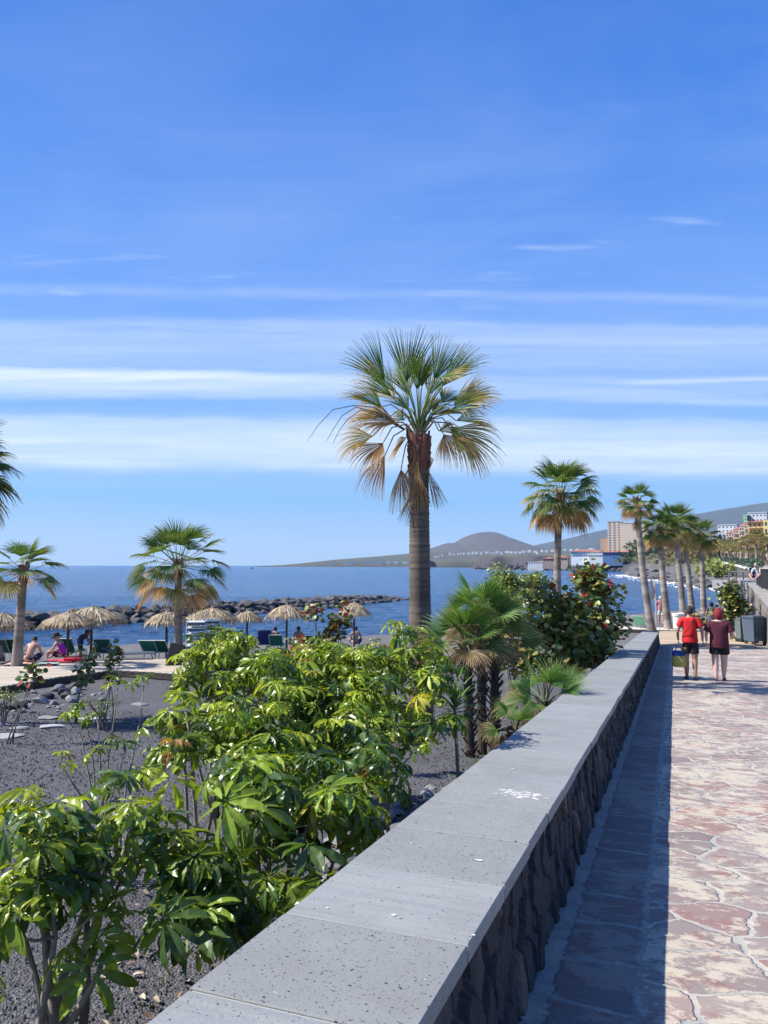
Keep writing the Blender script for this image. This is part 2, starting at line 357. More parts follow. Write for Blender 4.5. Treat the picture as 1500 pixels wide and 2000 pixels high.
# ------------------------------------------------------------------ promenade ramp (crazy paving), in wall coordinates
def frame_obj(o): o.rotation_euler.z = -AZ; return o
def paving_mat():
    m, t, b, out = base_mat('crazy_paving'); co = t.n('ShaderNodeTexCoord').outputs['Object']
    sp = t.n('ShaderNodeSeparateXYZ', i_0=co); X, S = sp.outputs[0], sp.outputs[1]
    flat = t.n('ShaderNodeCombineXYZ', i_0=X, i_1=S).outputs[0]
    wob = t.n('ShaderNodeVectorMath', operation='SCALE'); t.put(wob, 0, t.noise(flat, 2.4, 3, .6, out=1)); wob.inputs['Scale'].default_value = .22
    q = t.vadd(flat, wob.outputs[0])
    fw = t.n('ShaderNodeVectorMath', operation='SCALE'); t.put(fw, 0, t.noise(flat, 14, 3, .7, out=1)); fw.inputs['Scale'].default_value = .05
    q = t.vadd(q, fw.outputs[0])
    vs = t.vscale(q, (2.1, 2.7, 1))
    v1 = t.n('ShaderNodeTexVoronoi', feature='DISTANCE_TO_EDGE', voronoi_dimensions='2D', i_Vector=vs, i_Scale=1.0, i_Randomness=.9)
    v2 = t.n('ShaderNodeTexVoronoi', feature='F1', voronoi_dimensions='2D', i_Vector=vs, i_Scale=1.0, i_Randomness=.9)
    en = t.noise(flat, 18, 4, .7); em = t.noise(flat, 1.1, 2, .5)
    wdt = t.m('ADD', t.m('MULTIPLY', en, .045), t.m('MULTIPLY', em, .028))
    stone1 = t.m('DIVIDE', t.m('SUBTRACT', v1.outputs[0], t.m('SUBTRACT', wdt, .012)), .022, clamp=True)
    # course of squared slabs along the wall
    sj = t.m('ADD', t.m('DIVIDE', S, .45), t.m('MULTIPLY', t.noise(flat, 1.3, 2), .5))
    fr = t.m('FRACT', sj); dj = t.m('MULTIPLY', t.m('MINIMUM', fr, t.m('SUBTRACT', 1.0, fr)), .45)
    wx = t.m('MULTIPLY', t.m('SUBTRACT', t.noise(flat, 5.5, 5, .75), .5), .15)
    Xw = t.m('ADD', X, wx)
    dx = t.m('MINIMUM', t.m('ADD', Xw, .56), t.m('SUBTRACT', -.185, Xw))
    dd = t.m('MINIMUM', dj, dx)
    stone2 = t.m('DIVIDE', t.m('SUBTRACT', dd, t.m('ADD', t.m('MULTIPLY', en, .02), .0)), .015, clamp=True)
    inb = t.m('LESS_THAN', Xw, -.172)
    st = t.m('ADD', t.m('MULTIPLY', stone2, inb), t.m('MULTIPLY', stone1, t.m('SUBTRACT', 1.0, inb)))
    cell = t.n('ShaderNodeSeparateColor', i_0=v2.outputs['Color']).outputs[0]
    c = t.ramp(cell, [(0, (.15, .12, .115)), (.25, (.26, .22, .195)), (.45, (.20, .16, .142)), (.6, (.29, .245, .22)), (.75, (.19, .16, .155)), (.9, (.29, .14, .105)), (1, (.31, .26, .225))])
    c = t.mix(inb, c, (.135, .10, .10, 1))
    c = t.mix(t.m('MULTIPLY', t.noise(flat, 60, 5, .75), .7), c, (.30, .245, .225, 1))
    c = t.mix(t.ramp(t.noise(t.vadd(flat, (9, 2, 0)), 5, 5, .7), [(.5, 0.0), (.62, .55)]), c, (.24, .10, .085, 1))
    # worn cream patches running in streaks across the stones
    wn = t.noise(t.vadd(t.vscale(flat, (4.6, 7.0, 1)), (1, 5, 0)), 1.0, 9, .80, .35)
    wl = t.noise(flat, .9, 3, .6)
    wear = t.m('MULTIPLY', t.ramp(t.m('ADD', wn, t.m('MULTIPLY', t.m('SUBTRACT', wl, .5), .55)), [(.495, 0.0), (.52, .6), (.565, .9)]),
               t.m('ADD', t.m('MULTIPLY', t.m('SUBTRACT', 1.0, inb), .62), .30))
    cream = t.mix(t.noise(flat, 9, 3), (.60, .51, .36, 1), (.46, .415, .345, 1))
    c = t.mix(wear, c, cream)
    mort = t.mix(t.noise(flat, 30, 5, .7), (.32, .30, .265, 1), (.54, .49, .41, 1))
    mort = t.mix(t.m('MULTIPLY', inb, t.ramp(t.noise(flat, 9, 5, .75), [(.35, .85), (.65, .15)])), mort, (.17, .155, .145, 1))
    mort = t.mix(t.ramp(t.noise(flat, 2.2, 3, .6), [(.45, 0.0), (.6, .5)]), mort, (.25, .26, .27, 1))
    c = t.mix(st, mort, c); t.put(b, 'Base Color', c)
    t.put(b, 'Roughness', t.m('SUBTRACT', .82, t.m('MULTIPLY', wear, .15))); b.inputs['Specular IOR Level'].default_value = .35
    h = t.m('ADD', t.m('MULTIPLY', st, .5), t.m('ADD', t.m('MULTIPLY', t.noise(flat, 90, 4, .7), .22), t.m('MULTIPLY', t.noise(t.vscale(flat, (6, 16, 1)), 1, 5, .7), .5)))
    bump(t, b, h, .014)
    return m
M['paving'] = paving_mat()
def promenade():
    ss = np.concatenate([np.linspace(-3, 12, 90), np.linspace(12.3, 36.0, 80)]); xs = np.linspace(-.72, 9.0, 60)
    S, X = np.meshgrid(ss, xs, indexing='ij'); Z = SLOPE*S + (fbm(X*.8+2, S*.8, 3)-.5)*.02*np.clip((X+.5), 0, 1)
    mb = MB(); mb.quads(np.stack([X.ravel(), S.ravel(), Z.ravel()], 1), grid_faces(len(xs), len(ss)), np.ones((X.size, 3)))
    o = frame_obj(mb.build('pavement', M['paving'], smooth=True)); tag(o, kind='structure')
    # sand-coloured flat beyond the foot of the ramp
    mb = MB(); z = SLOPE*36-.03
    pts = [(3.2, 36.02), (9.0, 36.02), (9, 60), (5.6, 62), (3.0, 60), (1.5, 44), (2.0, 38)]
    mb.add([(x, s, z) for x, s in pts], [tuple(range(len(pts)))], (.30, .25, .22))
    o = frame_obj(mb.build('path', simple('sandy_path', (.30, .26, .225), .9, .25, 2, .01))); tag(o, kind='structure')
promenade()

# ------------------------------------------------------------------ the low wall: basalt cladding, coping slabs
CAPH, XR, XL, SLAB, S0, S1 = .61, -.645, -1.300, .567, -.93, 35.6
def coping_mat():
    m, t, b, out = base_mat('grey_basalt_coping'); co = t.n('ShaderNodeTexCoord').outputs['Object']
    rnd = t.n('ShaderNodeObjectInfo').outputs['Random']
    c = t.mix(rnd, (.20, .20, .178, 1), (.31, .31, .275, 1))
    # some slabs carry sawn banding across, like the photograph's middle ones
    bnd = t.noise(t.vscale(co, (1.2, 22, 1)), 1.0, 5, .75)
    gate = t.ramp(rnd, [(.38, 0.0), (.46, 1.0)])
    c = t.mix(t.m('MULTIPLY', gate, t.ramp(bnd, [(.42, .55), (.60, 0.0)])), c, (.165, .175, .178, 1))
    c = t.mix(t.m('MULTIPLY', t.noise(co, 3.2, 5, .65), .45), c, (.40, .41, .42, 1))
    c = t.mix(t.m('MULTIPLY', t.noise(co, 160, 3, .7), .45), c, (.16, .17, .18, 1))
    pv = t.noise(t.vscale(co, (70, 95, 80)), 1.0, 3, .6, .15)
    big = t.noise(t.vadd(t.vscale(co, (20, 28, 20)), (5, 1, 0)), 1.0, 4, .66, .3)
    dens = t.m('MULTIPLY', t.m('SUBTRACT', rnd, .5), -.035)
    pit = t.m('MAXIMUM', t.ramp(t.m('ADD', pv, dens), [(.662, 0.0), (.69, 1.0)]), t.ramp(big, [(.705, 0.0), (.72, 1.0)]))
    c = t.mix(t.ramp(t.noise(t.vadd(co, (7, 1, 0)), 1.7, 6, .7), [(.45, .0), (.7, .38)]), c, (.15, .15, .135, 1))
    c = t.mix(pit, c, (.028, .03, .033, 1))
    lich = t.ramp(t.noise(t.vadd(co, (3, 3, 3)), 6.5, 6, .75), [(.69, 0.0), (.73, .8)]); c = t.mix(lich, c, (.60, .60, .56, 1))
    t.put(b, 'Base Color', c); b.inputs['Roughness'].default_value = .72; b.inputs['Specular IOR Level'].default_value = .4
    bump(t, b, t.m('SUBTRACT', t.m('MULTIPLY', t.noise(co, 70, 4, .7), .35), pit), .006)
    return m
def low_wall():
    root = empty('stone_wall', (0, 0, 0), -AZ, 'long low dark stone wall with pale grey coping slabs between the planting bed and the promenade', 'wall')
    cm = coping_mat(); k = 0; s = S0; rs = random.Random(3)
    while s < S1-.1:
        e = min(s+SLAB, S1); mb = MB(); g = .0055; th = .055
        x0, x1 = XL+rs.uniform(-.003, .003), XR+rs.uniform(-.004, .004); dz = rs.uniform(-.0025, .0025)
        bv = .004
        def ring(x0, x1, a, b_, z0, z1): return [(x0, a, SLOPE*a+z0), (x1, a, SLOPE*a+z0), (x1, b_, SLOPE*b_+z0), (x0, b_, SLOPE*b_+z0)]
        a_, b_ = s+g, e-g
            # joints are filled with pale mortar
        lo = ring(x0, x1, a_, b_, CAPH-th, 0); mid = ring(x0, x1, a_, b_, CAPH-bv+dz, 0); tp = ring(x0+bv, x1-bv, a_+bv, b_-bv, CAPH+dz, 0)
        fs = [(3, 2, 1, 0), (8, 9, 10, 11)]
        for q in (0, 4):
            for i in range(4): fs.append((q+i, q+(i+1) % 4, q+4+(i+1) % 4, q+4+i))
        mb.add(lo+mid+tp, fs); mb.build('coping_slab', cm, root); s = e; k += 1
    # mortar bed that shows in the joints
    # cladding: tall thin stones, one displaced sheet (front and back) with per-stone colour
    rs = np.random.RandomState(11)
    for side in (0, 1):
        ss = np.concatenate([np.arange(S0+.02, 7, .014 if side == 0 else .12), np.arange(7, S1-.04, .035 if side == 0 else .2)]); hs = np.linspace(0, 1, 40 if side == 0 else 6)
        S, Hn = np.meshgrid(ss, hs, indexing='ij'); hh = -.06 + Hn*(CAPH-.055+.06)
        # voronoi, stretched vertically
        cw, chh = .15, .185
        u = S/cw + (fbm(S*3, hh*5, 3)-.5)*.9; v = hh/chh + (fbm(S*3+9, hh*4+4, 3)-.5)*.8
        iu = np.floor(u).astype(int); iv = np.floor(v).astype(int); f1 = np.full(u.shape, 9.); f2 = np.full(u.shape, 9.); idc = np.zeros(u.shape, int)
        jt = rs.rand(512, 64, 2)
        for di in (-1, 0, 1):
            for dj in (-1, 0, 1):
                a = (iu+di) % 512; c_ = (iv+dj) % 64; pu = iu+di+jt[a, c_, 0]; pv = iv+dj+jt[a, c_, 1]
                d = np.hypot(u-pu, (v-pv)); idn = a*64+c_
                nf = d < f1; f2 = np.where(nf, f1, np.minimum(f2, d)); idc = np.where(nf, idn, idc); f1 = np.minimum(f1, d)
        edge = np.clip((f2-f1)/.16, 0, 1); rc = np.random.RandomState(4).rand(512*64+1); rr = rc[idc]; r2 = rc[(idc*7+3) % len(rc)]
        relief = edge**.6*(.022+.034*rr) + (fbm(S*22, hh*16, 3)-.5)*.012
        front = XR-.055 + (1-Hn)*.05 + relief-.012
        X = front if side == 0 else np.full(S.shape, XL+.04)
        Z = SLOPE*S+hh
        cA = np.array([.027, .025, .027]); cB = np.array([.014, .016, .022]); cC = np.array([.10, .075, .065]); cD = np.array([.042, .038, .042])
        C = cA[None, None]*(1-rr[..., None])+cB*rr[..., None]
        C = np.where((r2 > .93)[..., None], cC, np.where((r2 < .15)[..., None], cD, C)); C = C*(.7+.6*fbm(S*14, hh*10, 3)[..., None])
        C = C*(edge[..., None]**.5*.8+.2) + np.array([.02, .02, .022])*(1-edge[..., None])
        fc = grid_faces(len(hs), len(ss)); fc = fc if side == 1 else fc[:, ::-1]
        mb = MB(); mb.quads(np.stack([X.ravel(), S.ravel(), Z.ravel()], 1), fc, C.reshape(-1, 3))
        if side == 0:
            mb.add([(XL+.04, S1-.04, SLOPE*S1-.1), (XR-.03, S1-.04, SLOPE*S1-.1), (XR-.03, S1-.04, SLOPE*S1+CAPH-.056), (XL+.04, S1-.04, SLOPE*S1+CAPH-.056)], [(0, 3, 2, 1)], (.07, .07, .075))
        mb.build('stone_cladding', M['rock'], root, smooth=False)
    # solid core under the slabs so no light passes through
    mb = MB(); vs = []
    for s in (S0+.03, S1-.06):
        for x, h in ((XL+.06, -.1), (XR-.09, -.1), (XR-.10, CAPH-.0575), (XL+.06, CAPH-.0575)): vs.append((x, s, SLOPE*s+h))
    mb.add(vs, [(0, 1, 2, 3), (7, 6, 5, 4), (0, 4, 5, 1), (1, 5, 6, 2), (2, 6, 7, 3), (3, 7, 4, 0)], (.3, .3, .3))
    vs = [(x, s, SLOPE*s+h) for s in (S0+.03, S1-.03) for x, h in ((XL+.008, CAPH-.05), (XR-.008, CAPH-.05), (XR-.008, CAPH-.007), (XL+.008, CAPH-.007))]
    mb.add(vs, [(0, 1, 2, 3), (7, 6, 5, 4), (0, 4, 5, 1), (1, 5, 6, 2), (2, 6, 7, 3), (3, 7, 4, 0)], (.62, .62, .56)); mb.build('mortar_core', M['plaster'], root)
    # droppings and lime marks on the coping
    mb = MB(); rs = random.Random(8)
    def blot(x, s, r, n=14, asp=1.0):
        z = lambda s_: SLOPE*s_+CAPH+.0035
        vs = [(x, s, z(s))]; rr = [r*rs.uniform(.35, 1.2) for _ in range(n)]
        for i in range(n):
            a = 2*math.pi*i/n; px, ps = x+rr[i]*math.cos(a)*asp, s+rr[i]*math.sin(a); vs.append((px, ps, z(ps)))
        mb.add(vs, [(0, 1+i, 1+(i+1) % n) for i in range(n)], (.62, .61, .57))
    # main splash, two thirds of the way down the near run
    q = G(1025, 1548, SLOPE*4.2+CAPH); sc_, xc_ = q.x*WD.x+q.y*WD.y, q.x*WL.x+q.y*WL.y
    for _ in range(90): blot(xc_+rs.gauss(0, .07), sc_+rs.gauss(0, .045), rs.uniform(.003, .026)*rs.random(), 11, 1.9)
    for px, py, r in ((935, 1681, .012), (803, 1648, .006), (770, 1788, .010), (925, 1828, .007), (1002, 1502, .009), (830, 1915, .004), (640, 1775, .006)):
        s_ = 3.0
        for _ in range(4):
            q = G(px, py, SLOPE*s_+CAPH); s_ = q.x*WD.x+q.y*WD.y
        blot(q.x*WL.x+q.y*WL.y, s_, r, 12, 1.4)
    mb.build('bird_dropping', M['plaster'], root)
low_wall()
# ------------------------------------------------------------------ leaves
def leaf_grid(L, Wd, nst=6, droop=.35, fold=.22, wave=.0, tip=.06, sh=None):
    """a leaf blade along +X, folded on its midrib; returns verts (n,3), quads"""
    vs = []; sh = sh or (lambda t: math.sin(math.pi*min(t*1.02+.02, 1))**.75*(1-.12*t))
    a = 0; x = 0; z = 0; px = []
    for i in range(nst+1):
        t = i/nst
        if i: x += L/nst*math.cos(a); z -= L/nst*math.sin(a)
        a = droop*2*t*t if i else 0
        px.append((x, z, t))
    for i, (x, z, t) in enumerate(px):
        hw = max(sh(t), tip)*Wd/2
        if i == 0: hw = Wd*.08
        w_ = wave*Wd*math.sin(i*2.4)
        vs += [(x, hw, z+fold*hw+w_), (x, 0, z-fold*hw*.3), (x, -hw, z+fold*hw-w_)]
    fs = []
    for i in range(nst):
        for j in range(2): b = i*3+j; fs.append((b, b+3, b+4, b+1))
    return np.array(vs), np.array(fs)
def xform(V, M3, T): return V@np.asarray(M3).T + np.asarray(T)
def rotm(ax, ang): return np.array(Matrix.Rotation(ang, 3, ax))
def frame(d, up, roll=0.0):
    """columns x=d, z~up"""
    d = np.array(d, float); d /= np.linalg.norm(d)+1e-9; up = np.array(up, float)
    y = np.cross(up, d); n = np.linalg.norm(y)
    if n < .05: y = np.cross((1, .2, 0), d); n = np.linalg.norm(y)
    y /= n; z = np.cross(d, y)
    if roll:
        y, z = y*math.cos(roll)+z*math.sin(roll), z*math.cos(roll)-y*math.sin(roll)
    return np.stack([d, y, z], 1)
class Scatter:
    """templates instanced into one quad array"""
    def __init__(s): s.V = []; s.F = []; s.C = []; s.n = 0
    def put(s, tv, tf, M3, T, col):
        v = xform(tv, M3, T); s.V.append(v); s.F.append(tf+s.n); s.n += len(v)
        c = np.asarray(col, float); s.C.append(np.tile(c, (len(v), 1)) if c.ndim == 1 else c)
    def into(s, mb, mi=0):
        if s.V: mb.quads(np.concatenate(s.V), np.concatenate(s.F), np.concatenate(s.C), mi)

def umbrella_leaf(rs, n, L, droop):
    """compound leaf: leaflets radiating from the hub at the origin, hub axis = +Z; (verts, quads, per-vertex shade)"""
    V = []; Fq = []; S = []; k = 0
    for i in range(n):
        a = 2*math.pi*(i+.5)/n*.93+rs.uniform(-.10, .10)+.2
        l = L*(.72+.33*math.cos(a*.5-.3)**2)*rs.uniform(.88, 1.1)
        v, f = leaf_grid(l, l*rs.uniform(.23, .31), 7, droop*rs.uniform(.6, 1.4), rs.uniform(.12, .5), rs.uniform(.0, .12), sh=lambda t: (math.sin(math.pi*min(t**1.2*.98+.02, 1)))**.8)
        v[:, 0] += L*.14
        m = rotm('Z', a)@rotm('Y', rs.uniform(-.05, .40)+droop*.35)@rotm('X', rs.uniform(-.6, .6))
        V.append(v@m.T); Fq.append(f+k); k += len(v)
        b = rs.uniform(.82, 1.2); sv = np.full(len(v), b); sv[1::3] *= 1.25; S.append(sv)
    return np.concatenate(V), np.concatenate(Fq), np.concatenate(S)
_r = random.Random(77)
UL = {}
for dn in (0, 1, 2): UL[dn] = [umbrella_leaf(_r, _r.choice((7, 8, 9, 10)), 1.0, (.35, .8, 1.35)[dn]) for _ in range(7)]

def skeleton(base, tips, rs, nmain, rad, lean=.25):
    """stems: main shoots from the base, every tip joined to the nearest node; returns list of (points, radii)"""
    tips = [Vector(t) for t in tips]; base = Vector(base); out = []; nodes = []
    zc = [t.z for t in tips]; ztop = max(zc)
    mains = rs.sample(tips, min(nmain, len(tips)))
    for mt in mains:
        b = base+Vector((rs.uniform(-.12, .12), rs.uniform(-.12, .12), 0)); n = 7; pts = []
        off = Vector((rs.uniform(-.06, .06), rs.uniform(-.06, .06), 0))
        for i in range(n):
            t = i/(n-1); q = Vector((b.x+(mt.x-b.x)*t**1.3, b.y+(mt.y-b.y)*t**1.3, b.z+(mt.z-b.z)*t)) + off*math.sin(t*5)
            pts.append(q)
        rr = [rad*(1.15-.75*i/(n-1)) for i in range(n)]; out.append((pts, rr)); nodes += [(p, r) for p, r in zip(pts[2:], rr[2:])]
    for tp in sorted(tips, key=lambda t: (t-base).length):
        cand = [(p, r) for p, r in nodes if p.z < tp.z+.05 and r > .003] or nodes
        p, r = min(cand, key=lambda q: (q[0]-tp).length+max(0, q[0].z-tp.z)*1.5)
        d = (tp-p).length
        if d < .04: continue
        mid = p.lerp(tp, .5)+Vector((rs.uniform(-.1, .1)*d, rs.uniform(-.1, .1)*d, -.10*d))
        r1 = max(min(r*.75, rad*.5), .004)
        out.append(([p, mid, tp], [r1, r1*.8, r1*.6])); nodes.append((tp, r1*.6)); nodes.append((mid, r1*.8))
    return out
def ell_points(ells, n, rs, shell=.33, gap=0.0):
    vol = [e[1][0]*e[1][1]*e[1][2] for e in ells]; tv = sum(vol); res = []
    for e, v in zip(ells, vol):
        for _ in range(max(1, int(round(n*v/tv)))):
            while True:
                d = Vector((rs.gauss(0, 1), rs.gauss(0, 1), rs.gauss(0, 1)))
                if d.length > .1: break
            d.normalize(); r = rs.random()**shell
            q_ = Vector(e[0])+Vector((d.x*e[1][0]*r, d.y*e[1][1]*r, d.z*e[1][2]*r))
            if gap and noise.noise(q_*gap) < .02 and rs.random() < .85: continue
            res.append((Vector(e[0])+Vector((d.x*e[1][0]*r, d.y*e[1][1]*r, d.z*e[1][2]*r)), d))
    return res
def schefflera(name, label, base, ells, ntips, seed, L=.155, group='umbrella shrubs behind the wall', nmain=6, rad=.019, per=4, yellow=.35, floor=None):
    rs = random.Random(seed); tips = ell_points(ells, ntips, rs, gap=3.2)
    if floor is not None: tips = [(p, d) for p, d in tips if p.z > floor+.12]
    root = empty(name, base, 0, label, 'shrub', group); B = Vector(base)
    sk = skeleton(base, [p-Vector((0, 0, .05)) for p, d in tips], rs, nmain, rad)
    mb = MB()
    for pts, rr in sk:
        g = rs.uniform(.7, 1.2); mb.tube([p-B for p in pts], rr, 7 if rr[0] > .01 else 5, (.30*g, .25*g, .19*g))
    lf = MB(); sc = Scatter(); pet = mb
    zmax = max(p.z for p, d in tips)
    for p, d in tips:
        n = rs.choice((per-1, per, per, per+1)); a0 = rs.uniform(0, 6.28)
        young = rs.random() < yellow
        for i in range(n):
            a = a0+i*2.4; el = rs.uniform(-.15, .95) if i else 1.2
            dr = Vector((math.cos(a)*math.cos(el)+d.x*.45, math.sin(a)*math.cos(el)+d.y*.45, math.sin(el)+.1*d.z)).normalized()
            pl = L*rs.uniform(.55, 1.35)*(1.1-.3*el)
            hub = p+dr*pl+Vector((0, 0, -.04*pl)); mid = p+dr*pl*.5+Vector((0, 0, .08*pl))
            fac = rs.uniform(0, 1)
            if floor is not None and hub.z < floor+.10: continue
            sx_ = hub.x*WL.x+hub.y*WL.y
            if sx_ > XL+.02 and hub.z < SLOPE*(hub.x*WD.x+hub.y*WD.y)+CAPH+.06: continue
            c_ = (.13, .20, .045) if fac < .6 else (.24, .17, .07)
            pet.tube([p-B, mid-B, hub-B], [.0032, .0026, .0022], 4, c_, caps=False)
            l = L*rs.uniform(.6, 1.3)*(.8 if young and i == 0 else 1)
            up = Vector((dr.x*.55, dr.y*.55, .9))+Vector((rs.gauss(0, .22), rs.gauss(0, .22), 0)); up.normalize()
            kind = 0 if el > .7 else rs.choice((0, 1, 1, 2))
            tv, tf, sv = rs.choice(UL[kind])
            M3 = frame(dr - up*dr.dot(up) if abs(dr.dot(up)) < .95 else Vector((1, 0, 0)), up, 0)*l
            q = rs.random()
            if young and fac < .75: c = np.array((.25, .31, .035))*rs.uniform(.75, 1.2)
            elif q < .55: c = np.array((.135, .20, .022))*rs.uniform(.7, 1.35)
            elif q < .96: c = np.array((.05, .095, .02))*rs.uniform(.7, 1.3)
            elif q < .98: c = np.array((.36, .33, .05))*rs.uniform(.6, 1.1)
            else: c = np.array((.26, .14, .05))*rs.uniform(.6, 1.1); M3 = M3*.7
            C = c[None, :]*sv[:, None]
            sc.put(tv, tf, M3, hub-B, C)
    sc.into(lf)
    mb.build('stem', M['bark'], root, smooth=True)
    fo = lf.build('foliage', M['leaf'], root)
    return root
def clamp_wall(x, y, r):
    return x
def E(px, py, D, rx, ry, rz):            # ellipsoid whose centre is seen at (px, py)
    p = P(px, py, D); return (tuple(p), (rx, ry, rz))
def ground_pt(px, D):
    p = P(px, 1104, D); return (p.x, p.y, gz(p.x, p.y)-.02)

schefflera('umbrella_shrub', 'large glossy umbrella shrub against the near coping slabs, leaves drooping over the pale stone', ground_pt(560, 4.25),
           [E(520, 1640, 4.2, .48, .45, .42), E(400, 1735, 4.0, .22, .25, .26), E(650, 1560, 4.6, .26, .35, .3), E(450, 1520, 4.6, .35, .35, .20), E(430, 1800, 3.75, .14, .14, .12)], 112, 1, L=.17, nmain=9, rad=.020, yellow=.30)
schefflera('umbrella_shrub', 'leggy umbrella shrub at the near left with bare grey trunks and yellow-green top', ground_pt(150, 3.7),
           [E(110, 1590, 3.9, .40, .35, .10), E(20, 1760, 3.6, .22, .3, .20), E(215, 1660, 3.9, .22, .25, .14), E(-10, 1880, 3.3, .2, .2, .2), E(215, 1790, 3.7, .16, .2, .12), E(60, 1700, 3.8, .2, .2, .1)], 46, 2, L=.155, nmain=9, rad=.024, yellow=.5)
schefflera('umbrella_shrub', 'dense umbrella shrub in the middle of the bed, bare gravel on its left', ground_pt(430, 5.7),
           [E(510, 1400, 5.8, .60, .6, .36), E(370, 1440, 5.6, .34, .4, .26), E(560, 1500, 5.3, .5, .4, .26)], 135, 3, L=.145, nmain=10, yellow=.35)
schefflera('umbrella_shrub', 'tall open umbrella shrub in front of the thick palm trunk, shoots over the sea', ground_pt(740, 6.2),
           [E(720, 1370, 6.3, .62, .6, .34), E(818, 1268, 6.4, .22, .22, .20), E(822, 1222, 6.4, .10, .10, .05), E(870, 1330, 6.2, .24, .3, .22), E(850, 1440, 5.9, .2, .25, .14), E(690, 1480, 5.6, .36, .35, .28), E(620, 1310, 6.6, .4, .4, .2)], 135, 4, L=.14, nmain=9, yellow=.5)
schefflera('umbrella_shrub', 'umbrella shrub behind the others, beside the end of the wooden deck', ground_pt(440, 9.0),
           [E(450, 1300, 9.0, .62, .6, .36), E(430, 1262, 8.8, .3, .3, .12), E(395, 1330, 8.8, .3, .3, .3)], 100, 5, L=.145, nmain=8, yellow=.45)
schefflera('umbrella_shrub', 'umbrella shrub spreading below the palapa second from the right', ground_pt(620, 9.5),
           [E(600, 1310, 9.5, .8, .7, .26), E(720, 1300, 9.2, .5, .5, .22)], 110, 6, L=.145, nmain=8, yellow=.55)
# sparse leggy plant with long bare stems, left of the big group
schefflera('umbrella_shrub', 'sparse umbrella shrub of long bare stems with a few leaf tufts on the open gravel', ground_pt(235, 6.6),
           [E(200, 1480, 6.4, .28, .25, .07), E(190, 1390, 6.9, .32, .3, .04), E(250, 1340, 6.9, .2, .2, .05), E(310, 1310, 7.2, .12, .12, .04)], 15, 7, L=.10, nmain=13, rad=.011, yellow=.3, per=3)

# ------------------------------------------------------------------ sea grape (round leathery leaves)
def round_leaf():
    vs = [(0, 0, 0)]; n = 10
    V = []; 
    rings = [(0.0,), ]
    pts = []
    for i in range(5):                   # rows along x
        t = i/4; hw = math.sqrt(max(0, 1-(2*t-1)**2))*.5
        hw = max(hw, .10)
        for j in (-1, -.5, 0, .5, 1): pts.append((t*.96+.04, j*hw, .10*abs(j)*hw*2-.10*t*t))
    f = [(r*5+c, (r+1)*5+c, (r+1)*5+c+1, r*5+c+1) for r in range(4) for c in range(4)]
    return np.array(pts), np.array(f)[:, ::-1]
RL = round_leaf()
def sea_grape(label, base, ells, ntips, seed, L=.13, red=.12, redtop=.0, group='sea grape bushes', nmain=7, rad=.02, per=(3, 6), cat='shrub', name='sea_grape_bush', narrow=False, bright=1.0):
    rs = random.Random(seed); tips = ell_points(ells, ntips, rs, .5, gap=1.9 if ntips > 300 else 0.0); B = Vector(base)
    root = empty(name, base, 0, label, cat, group); mb = MB()
    for pts, rr in skeleton(base, [p for p, d in tips[::3]], rs, nmain, rad):
        mb.tube([p-B for p in pts], rr, 5, (.20, .16, .13))
    sc = Scatter(); zs = [p.z for p, d in tips]; z0, z1 = min(zs), max(zs)
    tv, tf = RL if not narrow else leaf_grid(1.0, .42, 4, .4, .25)
    for p, d in tips:
        for _ in range(rs.randint(*per)):
            q = p+Vector((rs.gauss(0, .07), rs.gauss(0, .07), rs.gauss(0, .07)))*(L/.13)
            up = Vector((rs.gauss(0, .6)+d.x*.5, rs.gauss(0, .6)+d.y*.5, .9+rs.gauss(0, .3)))
            dr = Vector((rs.gauss(0, 1)+d.x, rs.gauss(0, 1)+d.y, rs.gauss(0, .5)-.1))
            l = L*rs.uniform(.7, 1.15); hi = (p.z-z0)/(z1-z0+1e-6)
            u = rs.random()
            if u < red+redtop*max(0, hi-.6)*2.5: c = np.array((.24, .05, .03))*rs.uniform(.4, 1.2)
            elif u < .25+red: c = np.array((.22, .19, .05))*rs.uniform(.6, 1.2)
            elif u < .65: c = np.array((.15, .20, .045))*rs.uniform(.7, 1.3)*bright
            else: c = np.array((.075, .13, .035))*rs.uniform(.7, 1.3)*bright
            if narrow: c = np.array((.16, .22, .045))*rs.uniform(.6, 1.35)
            sc.put(tv, tf, frame(dr, up)*l, q-B, c)
    mb.build('stem', M['bark'], root, smooth=True)
    lf = MB(); sc.into(lf); lf.build('foliage', M['grape'], root); return root
sea_grape('big sea grape bush right beside the wall, topped with red leaves', ground_pt(1130, 18.5),
          [E(1165, 1190, 18.5, .62, .6, .85), E(1150, 1130, 18.5, .42, .4, .35), E(1195, 1150, 18.7, .3, .3, .35), E(1130, 1250, 17.8, .6, .5, .5), E(1195, 1225, 18.5, .35, .3, .4), E(1120, 1285, 17.3, .6, .5, .35), E(1165, 1265, 17.8, .45, .4, .4)], 1150, 11, L=.14, red=.02, redtop=.22)
sea_grape('sea grape bush with bronze leaves left of the big red-topped one', ground_pt(1055, 17.5),
          [E(1060, 1175, 17.5, .62, .55, .52), E(1085, 1245, 17, .62, .55, .5), E(1020, 1215, 17.2, .45, .4, .5), E(1105, 1190, 17.5, .5, .45, .62), E(1120, 1240, 17.6, .5, .4, .5), E(1050, 1290, 16.4, .6, .5, .35), E(1000, 1280, 16.6, .5, .5, .35)], 1150, 12, L=.14, red=.02, redtop=.06)
sea_grape('light green bush of narrow leaves behind the fan palm clump', ground_pt(1000, 19.5),
          [E(1005, 1150, 19.5, .75, .7, .45), E(980, 1125, 19.5, .35, .4, .28), E(1050, 1140, 19.6, .45, .4, .3), E(965, 1185, 19, .4, .4, .4)], 800, 13, L=.12, narrow=True, per=(4, 7))
